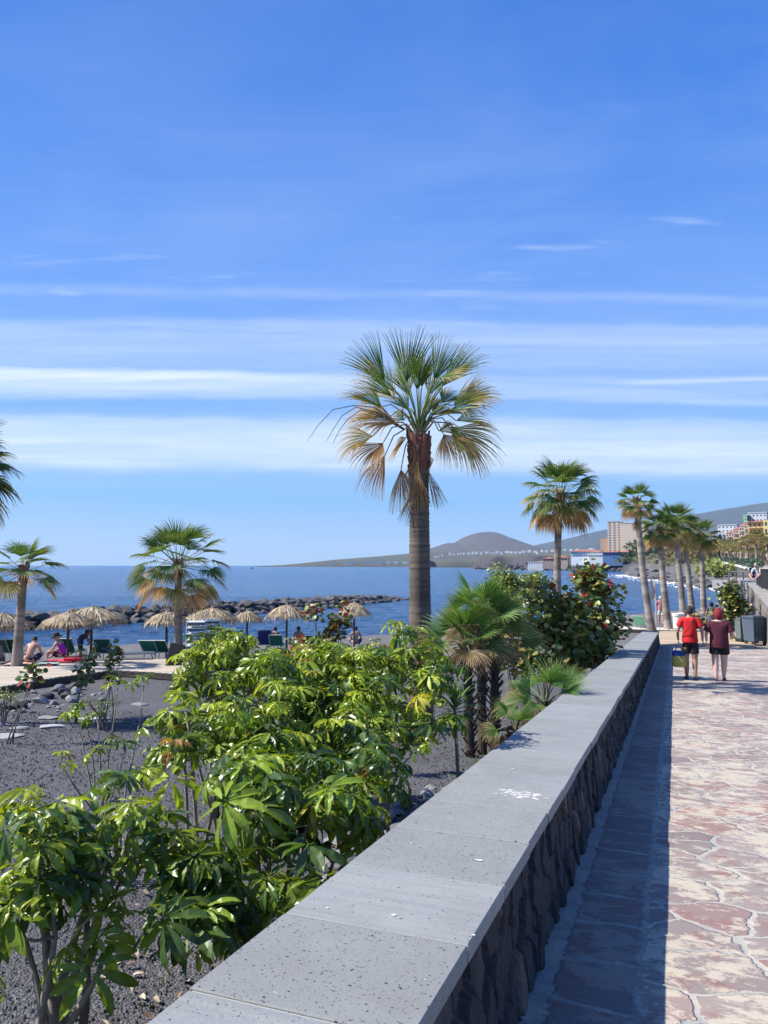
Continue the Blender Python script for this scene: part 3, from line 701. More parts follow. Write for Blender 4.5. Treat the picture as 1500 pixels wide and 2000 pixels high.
sea_grape('young sea grape with red leaves in front of the two rightmost palapas', ground_pt(650, 11.5),
          [E(612, 1195, 11.5, .12, .12, .13), E(660, 1215, 11.5, .2, .15, .12), E(640, 1245, 11.5, .18, .15, .12), E(668, 1185, 11.7, .08, .08, .10), E(590, 1262, 11.3, .25, .15, .10)], 110, 14, L=.075, red=.18, redtop=.2, nmain=5, rad=.012)
sea_grape('sea grape bush growing at the foot of the right-hand stone wall', ground_pt(1428, 37.0),
          [E(1425, 1165, 37, .55, .5, .7), E(1418, 1205, 37, .5, .5, .5), E(1440, 1190, 37, .6, .5, .5)], 230, 15, L=.19, red=.0, bright=.8)
for k, (px, py, D, r, lab) in enumerate([(170, 1290, 17.5, .22, 'small sea grape plant standing on the gravel left of its taller neighbour'), (222, 1283, 17.2, .17, 'small sea grape plant with a stack of dark round leaves'),
                                          (62, 1318, 14.5, .17, 'little reddish sea grape seedling in front of the wooden deck')]):
    el = [E(px, py, D, r, r, r*1.5), E(px-6, py+40, D, r*.8, r*.8, r*.9)] if k < 2 else [E(px, py, D, r, r, r*.9)]
    sea_grape(lab, ground_pt(px-8 if k < 2 else px-25, D), el, 26 if k < 2 else 16, 20+k, L=.12, red=.05 if k < 2 else .3, nmain=3, rad=.014, group='sea grape seedlings on the gravel', name='sea_grape_seedling')
sea_grape('dark twiggy low shrub at the left edge of the gravel', ground_pt(15, 17.0), [E(15, 1358, 17, .32, .3, .16)], 70, 24, L=.055, red=.5, group=None, name='low_shrub', narrow=True)
sea_grape('reddish dry low shrub among the rocks', ground_pt(205, 16.2), [E(200, 1372, 16.2, .42, .25, .10)], 80, 25, L=.045, red=.8, group=None, name='low_shrub', narrow=True)
sea_grape('small bright red succulent between the umbrella shrubs', ground_pt(275, 7.3), [E(275, 1512, 7.3, .10, .08, .05)], 22, 26, L=.06, red=1.0, group=None, name='red_succulent', cat='plant', narrow=True, nmain=2, rad=.004)

# ------------------------------------------------------------------ fan palms
def fan_frond(sc, hub, d, up, Rr, rs, nseg=30, spread=2.15, droop=.6, cols=((.07, .14, .03), (.30, .24, .12)), tipstart=.65, stations=5, split=.5, fold=.0):
    """costapalmate blade: nseg folded strips fanned about the direction d"""
    F3 = frame(d, up); ex, ey, ez = F3[:, 0], F3[:, 1], F3[:, 2]; hub = np.array(hub, float)
    ang = np.linspace(-spread, spread, nseg)+np.array([rs.uniform(-.02, .02) for _ in range(nseg)])
    lens = Rr*(.78+.22*np.cos(ang*.55))*np.array([rs.uniform(.88, 1.06) for _ in range(nseg)])
    dirs = np.cos(ang)[:, None]*ex+np.sin(ang)[:, None]*ey + (.16+fold*np.abs(np.sin(ang)))[:, None]*ez
    dirs /= np.linalg.norm(dirs, axis=1)[:, None]
    side0 = -np.sin(ang)[:, None]*ex+np.cos(ang)[:, None]*ey
    pos = np.tile(hub, (nseg, 1)); cur = dirs.copy(); V = []; C = []
    dth = 2*spread/nseg; g = np.array([0, 0, -1.0]); c0, c1 = np.array(cols[0]), np.array(cols[1])
    dr = droop*np.array([rs.uniform(.7, 1.4) for _ in range(nseg)]); shade = np.array([rs.uniform(.75, 1.25) for _ in range(nseg)])
    alt = np.where(np.arange(nseg) % 2 == 0, 1, -1)
    dead = np.array([1.0 if rs.random() < .12 else 0.0 for _ in range(nseg)])
    for i in range(stations+1):
        t = i/stations
        if i:
            pos = pos+cur*(lens/stations)[:, None]
            if t > .35: cur = cur+g*(dr*(t-.25)*1.6/stations*3)[:, None]; cur /= np.linalg.norm(cur, axis=1)[:, None]
        wd = lens*t*math.tan(dth/2)*1.04 if t <= split else lens*split*math.tan(dth/2)*(1-(t-split)/(1-split))**.8
        wd = np.maximum(wd, Rr*.0035)[:, None]
        V.append(np.stack([pos+side0*wd, pos-ez*wd*.7, pos-side0*wd], 1))
        k = np.clip((t-tipstart)/(1.02-tipstart), 0, 1)
        kk = np.clip(k+dead*.6*(t > .3), 0, 1)[:, None]
        C.append(((c0*(1-kk)+c1*kk)*shade[:, None])[:, None, :].repeat(3, 1))
    V = np.stack(V, 1).reshape(nseg, -1, 3); C = np.stack(C, 1).reshape(nseg, -1, 3)
    n1 = (stations+1)*3; tf = np.array([(i*3+j, i*3+j+3, i*3+j+4, i*3+j+1) for i in range(stations) for j in range(2)])
    Fq = (tf[None]+(np.arange(nseg)*n1)[:, None, None]).reshape(-1, 4)
    sc.V.append(V.reshape(-1, 3)); sc.F.append(Fq+sc.n); sc.C.append(C.reshape(-1, 3)); sc.n += nseg*n1
GREEN = (.075, .145, .03); GREEN2 = (.05, .11, .028); TAN = (.52, .36, .19); BROWN = (.32, .19, .095); OLIVE = (.21, .20, .055)
def fan_palm(label, base, top, crownR, seed, trunk=(.2, .15), nf=34, nseg=26, rings=60, lean=(0, 0), group='fan palms along the shore', fronds=None, skirt=6, cols=None, boot=True, lowest=-.75, far=False, name='palm_tree', tcol=(.25, .205, .165), stations=5, bladeR=None, droopk=1.0, spare=1.0):
    """base, top: world points; crown hub at top"""
    rs = random.Random(seed); base = Vector(base); top = Vector(top); H = top-base
    root = empty(name, base, 0, label, 'palm tree', group)
    mb = MB(); n = rings; pts = []; rr = []; cc = []
    for i in range(n+1):
        t = i/n; p = H*t; bend = math.sin(t*math.pi)
        p = p+Vector((lean[0]*bend, lean[1]*bend, 0)); r = trunk[0]+(trunk[1]-trunk[0])*t + trunk[0]*.35*math.exp(-t*H.z*2.2)
        r *= 1+(.034 if i % 2 else -.034)*rs.uniform(.2, 1.4)+rs.uniform(-.012, .012)
        pts.append(p); rr.append(r); k = rs.uniform(.55, 1.3); cc.append((tcol[0]*k, tcol[1]*k, tcol[2]*k))
    seg = 18 if not far else 8; cols_ = [c for c in cc]
    mb.tube(pts, rr, seg, None)
    mb.c = [c for c in cc for _ in range(seg)]
    mb.build('trunk', M['bark'], root, smooth=True)
    hub = H.copy(); Rr = (bladeR or crownR*.52)*1.12; pl = crownR-Rr*.85
    if boot:
        bt = MB(); hb = min(1.1, H.z*.16)
        b = [(.0, trunk[1]*1.0), (.25, trunk[1]*1.05), (.5, trunk[1]*1.12), (.8, trunk[1]*1.22), (1.0, trunk[1]*.9)]
        dirH = H.normalized()
        bt.tube([H-dirH*hb*(1-t) for t, r in b], [r for t, r in b], 12, (.15, .055, .035))
        for i in range(60 if not far else 10):       # old leaf bases, crossing fibres
            a = rs.uniform(0, 6.28); t = rs.uniform(0, .95)**.8; r = trunk[1]*(1.03+.17*t)
            p = H-dirH*hb*(1-t)+Vector((math.cos(a)*r, math.sin(a)*r, 0))*.96
            q = p+Vector((math.cos(a+.5)*.05, math.sin(a+.5)*.05, .16+rs.uniform(0, .12))); k = rs.uniform(.6, 1.5)
            bt.bar(p, q, .07, .02, (math.cos(a), math.sin(a), 0), (.17*k, .07*k, .045*k))
        bt.build('leaf_base', M['bark'], root)
    sc = Scatter(); st = MB(); dsc = Scatter()
    if fronds is None:
        fronds = []
        nf = int(nf*1.25)
        for i in range(nf):
            t = (i+.5)/nf; el = 1.45-(1.45-lowest)*t**.95; a = i*2.39996+rs.uniform(-.2, .2)
            fronds.append((a, el+rs.uniform(-.08, .08), pl*(.72+.35*min(1, t*1.6))*rs.uniform(.85, 1.1), Rr*rs.uniform(.85, 1.08), t, None))
    for (a, el, p_, R_, age, face) in fronds:
        d0 = Vector((math.cos(a)*math.cos(el), math.sin(a)*math.cos(el), math.sin(el)))
        start = hub-Vector((0, 0, .25*age))+Vector((math.cos(a), math.sin(a), 0))*trunk[1]*.7; p = [start]; cur = d0.copy()
        sag = .10+.30*age
        for k in range(4):
            p.append(p[-1]+cur*p_/4); cur = (cur+Vector((0, 0, -sag/4*1.1))).normalized()
        gk = rs.uniform(.8, 1.2); pc = (.16*gk, .20*gk, .07*gk) if age < .7 else (.20*gk, .13*gk, .07*gk)
        st.tube(p, [.018, .015, .013, .011, .009], 4 if far else 5, pc, caps=False)
        dd = (cur+Vector((0, 0, -.10-.35*age))).normalized()
        if face is not None: up = Vector(face)
        else: up = Vector((rs.gauss(0, .25), rs.gauss(0, .25), 1.0)) if el < 1.0 else Vector((math.cos(a), math.sin(a), .25))
        if el < -.3 and face is None: up = Vector((math.cos(a), math.sin(a), .35))
        u = rs.random()
        if cols: cc_ = cols(age, rs)
        elif age < .45: cc_ = (GREEN, OLIVE)
        elif age < .80: cc_ = (GREEN2 if u < .5 else GREEN, TAN if u > .4 else OLIVE)
        elif age < .92: cc_ = (OLIVE if u < .6 else BROWN, TAN)
        else: cc_ = (BROWN, BROWN if u < .4 else TAN)
        fan_frond(sc, p[-1], dd, up, R_, rs, nseg, (1.05+.5*min(1, age*1.5))*rs.uniform(.85, 1.1), (.30+1.15*age)*droopk*rs.uniform(.8, 1.25), cc_, .72-.42*age, stations, .52)
    for i in range(skirt):                # dead fronds hanging against the trunk
        a = rs.uniform(0, 6.28); r = trunk[1]*1.1; s0 = hub-Vector((0, 0, rs.uniform(.5, 1.2)*min(1, H.z/6)))+Vector((math.cos(a)*r, math.sin(a)*r, 0))
        st.tube([hub-Vector((0, 0, .3)), s0+Vector((math.cos(a)*.12, math.sin(a)*.12, .25)), s0], [.012, .012, .01], 4, BROWN, caps=False)
        fan_frond(dsc, s0, Vector((math.cos(a)*.10, math.sin(a)*.10, -1)), Vector((math.cos(a), math.sin(a), .1)), Rr*rs.uniform(.85, 1.15), rs, max(10, nseg*2//3), .42, .2, (BROWN, (.30, .19, .11)), .3, stations, .6, .5)
    c1 = MB(); sc.into(c1); c1.build('crown', M['fan'], root)
    st.build('frond_stalk', M['bark'], root, smooth=True)
    if skirt: c2 = MB(); dsc.into(c2); c2.build('dead_frond', M['fan'], root)
    return root
# ------------------------------------------------------------------ the palms
def az_(dx, dy): return math.atan2(dy, dx)
def hero():
    D = 16.5; b = P(822, 1405, D); b.z = gz(b.x, b.y)-.05; top = P(818, 848, D); rs = random.Random(5); m = D/1500
    # fronds read off the photograph: stalk end (px) -> blade direction (px), depth component, blade size, age
    L = [((795, 742), (-2, -100), .15, 98, .02), ((752, 742), (-52, -62), .1, 88, .15), ((790, 768), (-30, -40), -.75, 62, .15), ((848, 742), (32, -68), .05, 82, .1),
         ((878, 738), (62, -50), .2, 82, .2), ((745, 795), (-80, -26), .0, 84, .50), ((775, 828), (-90, 10), -.1, 96, .72), ((728, 850), (-70, 40), .15, 82, .80),
         ((752, 888), (-26, 66), .1, 84, .93), ((783, 918), (8, 82), -.1, 84, .98), ((885, 792), (82, -12), .0, 92, .42), ((893, 818), (78, 8), .25, 82, .60),
         ((880, 838), (66, 66), .0, 110, .80), ((866, 850), (24, 50), -.1, 66, .78), ((850, 755), (36, 10), -.7, 70, .45), ((795, 848), (-18, 36), .5, 60, .75),
         ((820, 735), (10, -70), .6, 80, .1), ((772, 770), (-40, -10), .6, 85, .4), ((868, 775), (50, -16), .7, 85, .4), ((800, 790), (-20, -30), .7, 70, .3), ((840, 790), (20, -30), .8, 70, .3),
         ((770, 755), (-40, -46), .6, 80, .2), ((905, 775), (50, -30), .4, 72, .3), ((860, 835), (50, 10), .5, 80, .7), ((822, 765), (4, -40), -.5, 60, .25), ((812, 770), (12, -60), -.5, 74, .12), ((862, 760), (46, -40), -.3, 80, .25), ((765, 780), (-52, -30), -.3, 84, .3),
         ((760, 810), (-66, 4), .3, 86, .5), ((800, 760), (-14, -50), .7, 80, .2), ((840, 760), (24, -44), .7, 80, .2), ((880, 805), (60, 2), -.3, 84, .5), ((850, 800), (30, -14), .7, 84, .4), ((790, 810), (-30, 0), .7, 80, .4), ((748, 868), (-40, 52), -.2, 78, .85), ((900, 850), (40, 70), .2, 84, .85)]
    root = fan_palm('tallest and nearest palm with a thick ringed trunk and a skirt of dry hanging fronds', b, top, 2.0, 5, (.25, .20), 0, 40, 150, (0, 0), 'fan palms along the shore', [], 5, name='palm_tree', stations=7, bladeR=.82, tcol=(.12, .094, .072))
    sc = Scatter(); st = MB(); B = b
    for (hx, hy), (dx, dy), dep, R_, age in L:
        q = P(hx, hy, D); q.y += dep*.9; hubp = top-Vector((0, 0, .15*age)); sgn = Vector((q.x-hubp.x, q.y-hubp.y, 0))
        c1 = hubp.lerp(q, .35)+Vector((0, 0, .16+.25*age)); c2 = hubp.lerp(q, .75)+Vector((0, 0, .10+.26*age))
        gk = rs.uniform(.8, 1.2); pc = (.15*gk, .19*gk, .06*gk) if age < .7 else (.20*gk, .13*gk, .07*gk)
        st.tube([hubp-B, c1-B, c2-B, q-B], [.024, .018, .014, .011], 6, pc, caps=False)
        d = Vector((dx, dep*55, -dy)).normalized()
        f = rs.uniform(-.35, .35)
        up = Vector((f, -1.0, .45)) if age < .35 else Vector((f-.0*dx, -.65, .9))
        if age > .9: up = Vector((dx/100, -.8, .2))
        u = rs.random()
        cc_ = (GREEN, (.30, .25, .09)) if age < .30 else ((GREEN if u < .5 else OLIVE, TAN) if age < .62 else ((OLIVE if u < .35 else BROWN, TAN) if age < .9 else ((.36, .19, .09), (.42, .27, .14))))
        ts = .80 if age < .3 else .62-.45*age
        fan_frond(sc, q-B, d, up, R_*m*1.12, rs, 27, rs.uniform(.46, .60) if age < .35 else (rs.uniform(.85, 1.05) if age < .9 else .50), .06+1.15*age, cc_, ts, 7, .5, .25)
    c = MB(); sc.into(c); c.build('crown', M['fan'], root)
    # upright spear leaves in the middle and three long arching flower stalks on the left
    for i in range(9):
        a = rs.uniform(0, 6.28); st.tube([top-B, top-B+Vector((math.cos(a)*.12, math.sin(a)*.12, .5)), top-B+Vector((math.cos(a)*.32, math.sin(a)*.32, rs.uniform(.8, 1.1)))], [.02, .015, .008], 5, (.20, .22, .09), caps=False)
    for pts in ([(790, 838), (730, 795), (690, 792), (650, 800), (622, 830), (600, 862)], [(790, 838), (735, 805), (695, 795), (668, 812), (650, 840), (636, 864)], [(790, 840), (740, 812), (705, 800), (678, 820), (662, 842), (650, 866)]):
        q = [P(x, y, D-.3*i/5)-B for i, (x, y) in enumerate(pts)]; st.tube(q, [.014, .012, .010, .009, .007, .004], 5, (.085, .08, .05), caps=False)
    st.build('flower_stalk', M['bark'], root, smooth=True)
hero()
def pz(px, py, D): return P(px, py, D)
def palm_at(label, bx, D, tx, ty, R_, seed, **kw):
    b = P(bx, 1104, D); b.z = gz(b.x, b.y)-.05; return fan_palm(label, b, P(tx, ty, D), R_, seed, **kw)
palm_at('slim fan palm right of the thick one, its crown clear of the hotel', 1093, 33, 1095, 962, 1.85, 21, trunk=(.17, .14), nf=36, nseg=24, rings=60, lean=(-.15, 0), skirt=1, droopk=1.7, bladeR=.95, lowest=-.85)
palm_at('fan palm on the beach behind the end of the wooden deck', 352, 28.8, 348, 1098, 1.95, 22, trunk=(.16, .13), nf=32, nseg=26, rings=50, skirt=0, bladeR=.85)
palm_at('short fan palm at the left with a stubby reddish neck, next to the shirtless sunbather', 38, 26.5, 47, 1110, 1.30, 23, trunk=(.17, .12), nf=14, nseg=24, rings=40, skirt=0, bladeR=.72, lowest=-.45)
palm_at('fan palm at the left edge of the picture, only frond tips in view', -113, 17.5, -106, 905, 1.6, 24, trunk=(.17, .15), nf=34, nseg=26, rings=40, skirt=2, bladeR=.9)
row = [('first and tallest palm of the row beyond the wall, by the pale banner', 1271, 41, 1243, 975, 1.12, 31, (.20, .15), (-.1, 0), 22), ('second palm of the row beyond the wall', 1303, 42, 1288, 1030, 1.15, 32, (.20, .14), (-.05, 0), 26),
       ('third palm of the row beyond the wall, rising behind the white tub', 1333, 52, 1318, 1018, 1.65, 33, (.23, .17), (0, 0), 28), ('fourth palm of the row beyond the wall, behind the man in red', 1350, 56, 1336, 1035, 1.6, 34, (.22, .17), (0, 0), 26),
       ('last palm of the row beyond the wall, its trunk straight', 1372, 58, 1369, 1042, 1.5, 35, (.22, .17), (0, 0), 26)]
for lab, bx, D, tx, ty, R_, sd, tr, ln, nf in row:
    palm_at(lab, bx, D, tx, ty, R_, sd, trunk=tr, lean=ln, nf=nf, nseg=20, rings=50, skirt=2, group='row of palms beyond the end of the wall', bladeR=R_*.55, tcol=(.27, .235, .20), stations=4, lowest=-.95)
# low bushy fan palms in the bed
def bush_palm(label, px, D, hubs, seed, R_=.6, trunk=.0, stem_h=.5, nf=18, name='fan_palm_clump'):
    rs = random.Random(seed); b = P(px, 1104, D); b.z = gz(b.x, b.y)-.03
    root = empty(name, b, 0, label, 'palm', 'low fan palms in the bed'); sc = Scatter(); st = MB(); ds = Scatter()
    for hp in hubs:
        h = P(*hp[:3])-b if len(hp) > 2 else Vector((0, 0, stem_h))
        for i in range(nf):
            t = (i+.5)/nf; el = 1.4-1.75*t+rs.uniform(-.1, .1); a = i*2.4+rs.uniform(-.2, .2)
            d0 = Vector((math.cos(a)*math.cos(el), math.sin(a)*math.cos(el), math.sin(el))); L = R_*rs.uniform(.6, .95)
            q = h+d0*L; st.tube([h, h.lerp(q, .5)+Vector((0, 0, .03)), q], [.012, .01, .008], 5, (.13, .17, .06), caps=False)
            up = Vector((math.cos(a)*.3, math.sin(a)*.3-.5, .8)) if el < .9 else Vector((math.cos(a), math.sin(a)-.6, .3))
            cc = ((.09, .19, .045), (.22, .26, .09)) if t < .6 else (((.08, .15, .04), TAN) if t < .8 else ((.16, .12, .06), TAN))
            fan_frond(sc, q, (d0+Vector((0, 0, -.1-.4*t))).normalized(), up, R_*rs.uniform(.85, 1.1), rs, 32, 1.35, .1+.7*t, cc, .8-.4*t, 6, .5, .1)
        for i in range(10):
            a = i*2.4; s0 = h+Vector((math.cos(a)*.10, math.sin(a)*.10, -.05))
            fan_frond(ds, s0, Vector((math.cos(a)*.45, math.sin(a)*.45, -1)), Vector((math.cos(a), math.sin(a), .3)), R_*rs.uniform(.8, 1.1), rs, 18, .75, .3, ((.14, .10, .065), (.25, .20, .14)), .3, 5, .5, .3)
    if trunk:
        tm = MB(); rr = random.Random(seed+1)
        for hp in hubs:
            h = P(*hp[:3])-b; p0 = Vector((h.x*.8, h.y*.8, 0)); tm.tube([p0.lerp(h, k/8) for k in range(9)], [trunk*(1.25-.3*k/8)*(1+.06*(-1)**k) for k in range(9)], 12, (.06, .045, .035))
            for k in range(60):
                a = rr.uniform(0, 6.28); t = rr.uniform(0, 1); p = p0.lerp(h, t)+Vector((math.cos(a), math.sin(a), 0))*trunk*1.05
                tm.bar(p, p+Vector((math.cos(a)*.08, math.sin(a)*.08, .10)), .04, .015, (math.cos(a), math.sin(a), 0), (.09, .06, .045))
        tm.build('trunk', M['bark'], root)
    cm = MB(); sc.into(cm); cm.build('crown', M['fan'], root); st.build('frond_stalk', M['bark'], root)
    cm = MB(); ds.into(cm); cm.build('dead_frond', M['fan'], root); return root
bush_palm('bushy fan palm clump with stiff dark fronds just right of the thick palm trunk', 935, 13.2, [(912, 1262, 13.0), (968, 1250, 13.6), (940, 1215, 13.4)], 41, .52, .07)
bush_palm('small bright green fan palm leaning out against the wall coping', 1065, 9.8, [(1065, 1378, 9.8)], 42, .40, .06, nf=12, name='small_fan_palm')
bush_palm('withered small fan palm with straw-coloured tips beside the wall', 1015, 8.4, [(1008, 1425, 8.4)], 43, .24, .04, nf=6, name='small_fan_palm')
def yucca():
    b = P(893, 1104, 6.1); b.z = gz(b.x, b.y)-.02; h = P(888, 1385, 6.1)-b; rs = random.Random(4)
    root = empty('yucca', b, 0, 'young yucca with a bare stem and a tuft of long narrow leaves beside the wall', 'plant'); mb = MB()
    mb.tube([Vector((0, 0, 0)), h*.5+Vector((.02, 0, 0)), h], [.016, .014, .013], 7, (.20, .16, .13)); mb.build('stem', M['bark'], root, smooth=True)
    sc = Scatter(); tv, tf = leaf_grid(1, .075, 6, .5, .3, sh=lambda t: 1-t**2.5)
    for i in range(46):
        a = i*2.4; el = 1.45-1.9*i/46; d = Vector((math.cos(a)*math.cos(el), math.sin(a)*math.cos(el), math.sin(el)))
        sc.put(tv, tf, frame(d, (0, 0, 1))*rs.uniform(.22, .34), h+Vector((0, 0, .05-.10*i/46)), np.array((.10, .19, .06))*rs.uniform(.6, 1.3))
    cm = MB(); sc.into(cm); cm.build('leaf', M['fan'], root)
yucca()
# ------------------------------------------------------------------ far hills, headlands, town
def ridge(name, prof, D, D0, zfoot, seed, cols, backdrop=1.35, gully=.12, nu=150, nv=46, front_pow=1.0, mat_=None):
    xs = np.array([p[0] for p in prof], float); ys = np.array([p[1] for p in prof], float)
    px = np.linspace(xs[0], xs[-1], nu); py = np.interp(px, xs, ys)
    k = np.ones(5)/5; pp = np.convolve(np.pad(py, 2, mode='edge'), k, 'valid') if nu > 60 else py
    Z = np.maximum(CAMZ+(1104-pp)/1500*D, zfoot+.5)
    V = []; C = []
    for j in range(nv):
        t = j/(nv-1)
        if t < .62: q = t/.62; d = D0+(D-D0)*q; h = q**front_pow
        else: q = (t-.62)/.38; d = D+(D*backdrop-D)*q; h = 1-q*q
        X = (px-750)/1500*D*(1+.0*q) if True else 0
        X = (px-750)/1500*(D0*.35+D*.65 if False else D)
        g = fbm(X/D*26+seed, np.full(nu, d/D*9.0), 5)-.5
        zz_ = zfoot+(Z-zfoot)*h + g*(Z-zfoot)*gully*4*h*(1-h)
        V.append(np.stack([X, np.full(nu, d), zz_], 1))
        n = fbm(X/D*40+seed, np.full(nu, d/D*30), 4)[:, None]
        C.append(np.array(cols[0])*(1-n)+np.array(cols[1])*n)
    mb = MB(); mb.quads(np.concatenate(V), grid_faces(nu, nv), np.concatenate(C))
    o = mb.build(name, mat_ or M['hill'], smooth=True); tag(o, kind='structure'); return o
M['hill'] = simple('hill_scrub', (1, 1, 1), .95, .35, .02, attr=True)
ridge('volcano', [(790, 1084), (820, 1077), (848, 1069), (862, 1064), (874, 1060.5), (884, 1061), (893, 1058), (905, 1050), (920, 1044), (935, 1040.3), (952, 1038.6), (968, 1039.3), (980, 1043), (995, 1051), (1010, 1059), (1022, 1066), (1040, 1074), (1070, 1082)],
      4200, 2600, 8, 3, [(.08, .058, .058), (.06, .062, .04)], gully=.08)
ridge('mountain', [(960, 1088), (1000, 1078), (1030, 1069), (1060, 1062), (1090, 1056), (1120, 1050), (1150, 1042), (1190, 1033), (1240, 1024), (1300, 1012), (1345, 1006), (1380, 1001), (1410, 995), (1445, 990), (1480, 984), (1520, 979), (1600, 968), (1750, 950)],
      5600, 2600, 8, 9, [(.065, .068, .05), (.03, .042, .042)], gully=.22)
ridge('headland', [(555, 1103.6), (580, 1101.5), (610, 1098), (650, 1093.5), (700, 1089.5), (740, 1086.5), (790, 1082), (830, 1079), (880, 1080), (930, 1079), (980, 1080), (1030, 1079), (1080, 1078), (1130, 1077), (1180, 1076), (1260, 1073)],
      2700, 2050, -2.8, 5, [(.06, .055, .042), (.065, .075, .042)], gully=.10, front_pow=.55)
ridge('headland', [(842, 1096), (860, 1091), (880, 1089), (920, 1088.5), (960, 1087), (1000, 1088), (1050, 1086), (1100, 1085), (1150, 1084), (1200, 1083)],
      1700, 1540, -2.8, 15, [(.055, .05, .052), (.085, .095, .05)], gully=.25, front_pow=.30)

def house(name, label, x0, x1, yt, yb, D, depth, col, nx=0, nz=0, roof=None, cat='building', group=None, win=(.5, .5), wcol=None, skew=None, roofh=.18, rc=(.36, .13, .09), balc=False, edge=None, below=6.0):
    """building whose front is seen between x0..x1, top row yt, foot row yb"""
    a, b = P(x0, yb, D), P(x1, yb, D); zt = P(x0, yt, D).z; w_ = (b-a).xy.length; h = zt-a.z
    azc = math.atan2((a.x+b.x)/2, D); skew = skew if skew is not None else -azc-.12; w_ = w_/max(.4, math.cos(azc+skew)); root = empty(name, ((a.x+b.x)/2, D, a.z), skew, label, cat, group); mb = MB()
    mb.box((0, depth/2, (h-below)/2), (w_, depth, h+below), 0, col); mb.build('wall', M['plaster'], root)
    if roof == 'hip':
        rb = MB(); o = .06*w_; rh = roofh*h
        rb.add([(-w_/2-o, -o, h+.02), (w_/2+o, -o, h+.02), (w_/2+o, depth+o, h+.02), (-w_/2-o, depth+o, h+.02), (-w_/2+depth*.4, depth/2, h+rh), (w_/2-depth*.4, depth/2, h+rh)] if w_ > depth else
               [(-w_/2-o, -o, h+.02), (w_/2+o, -o, h+.02), (w_/2+o, depth+o, h+.02), (-w_/2-o, depth+o, h+.02), (0, w_*.4, h+rh), (0, depth-w_*.4, h+rh)],
               [(0, 1, 5, 4), (1, 2, 5), (2, 3, 4, 5), (3, 0, 4), (3, 2, 1, 0)] if w_ > depth else [(0, 1, 4), (1, 2, 5, 4), (2, 3, 5), (3, 0, 4, 5), (3, 2, 1, 0)], rc)
        rb.build('roof', M['plaster'], root)
    elif roof == 'flat':
        rb = MB(); rb.box((0, depth/2, h+.25), (w_*1.03, depth*1.03, .5), 0, [c*.85 for c in col]); rb.build('roof', M['plaster'], root)
    if nx and nz:
        first = None; cw, chh = w_/nx, h/nz
        for j in range(nz):
            for i in range(nx):
                if first is None:
                    mb = MB(); mb.box((0, .03, 0), (cw*win[0], .12, chh*win[1]), 0, (.05, .06, .07)); 
                    f = mb.build('window', M['plaster'], root); first = f; bal = None
                    if balc: b2 = MB(); b2.box((0, -.5, -chh*.36), (cw*.8, 1.0, chh*.22), 0, [min(c*1.15, .8) for c in col]); bal = b2.build('balcony', M['plaster'], f)
                else:
                    f = first.copy(); COL.objects.link(f); f.parent = root
                    if bal: g2 = bal.copy(); COL.objects.link(g2); g2.parent = f
                f.location = (-w_/2+cw*(i+.5), -.05, chh*(j+.5))
    return root
stone = (.60, .49, .39)
house('hotel', 'tall pale stone hotel tower nearest the sea, with a column of windows', 1188, 1214, 1019, 1082, 706, 16, stone, 3, 13, 'flat', win=(.42, .42))
house('hotel', 'long blank-walled hotel wing joined behind the tower', 1214, 1264, 1022, 1082, 697, 18, (.62, .50, .39), 0, 0, 'flat', edge=1)
house('hotel', 'lower hotel wing behind the palm row', 1262, 1312, 1034, 1082, 705, 18, (.60, .50, .42), 9, 9, 'flat', win=(.55, .35))
house('hotel_annex', 'low brown annex with a pale frame left of the hotel tower', 1173, 1187.5, 1051, 1078, 715, 10, (.46, .30, .21), 0, 0, 'flat')
house('restaurant', 'long white seafront building under a red roof', 1116, 1172, 1077, 1089, 600, 14, (.72, .72, .70), 14, 2, 'hip', win=(.5, .35), roofh=.35)
house('restaurant', 'white low seafront pavilion with terrace, right of the long white building', 1150, 1182, 1081, 1090, 590, 10, (.70, .70, .68), 8, 1, None, win=(.6, .35))
house('blue_house', 'bright blue low building under the hotel', 1178, 1220, 1078.5, 1089, 570, 12, (.09, .18, .34), 7, 1, 'hip', win=(.3, .45), roofh=.3)
house('red_roof_house', 'small red-roofed house on the cliff left of the restaurant', 1082, 1108, 1089, 1096, 620, 10, (.42, .30, .25), 4, 1, 'hip', roofh=.55)
house('red_roof_house', 'lowest red-roofed house on the cliff behind the slim palm', 1060, 1082, 1091, 1097, 640, 10, (.38, .27, .22), 3, 1, 'hip', roofh=.5)
house('terrace_house', 'white flat terrace house low on the rocks', 1031, 1062, 1097, 1101.5, 660, 8, (.66, .66, .64), 6, 1, None)
house('red_roof_house', 'red-roofed house between the blue building and the palm row', 1216, 1248, 1078, 1090, 640, 12, (.55, .45, .38), 5, 1, 'hip', roofh=.4)
house('red_roof_house', 'red-roofed house seen between the palms of the row', 1292, 1332, 1071, 1085, 560, 12, (.62, .58, .52), 6, 2, 'hip', roofh=.35)
house('white_building', 'white building between the palm row and the yellow flats', 1404, 1438, 1026, 1062, 420, 16, (.62, .64, .66), 5, 5, 'flat', win=(.35, .3))
house('white_building', 'grey-white low building below the white one', 1392, 1412, 1046, 1066, 400, 12, (.45, .46, .50), 4, 3, 'flat', win=(.35, .3))
house('white_building', 'white block with dark windows at the top right skyline', 1463, 1496, 1002, 1030, 460, 20, (.58, .60, .63), 5, 3, 'flat', win=(.4, .3))
house('green_tower', 'narrow light green tower beside the skyline block', 1453, 1459, 1005, 1030, 455, 10, (.28, .50, .33), 1, 4, None, win=(.3, .3))
house('green_tower', 'dark glazed stair tower beside the green one', 1459.2, 1464, 1006, 1030, 458, 10, (.10, .12, .13), 0, 0, None)
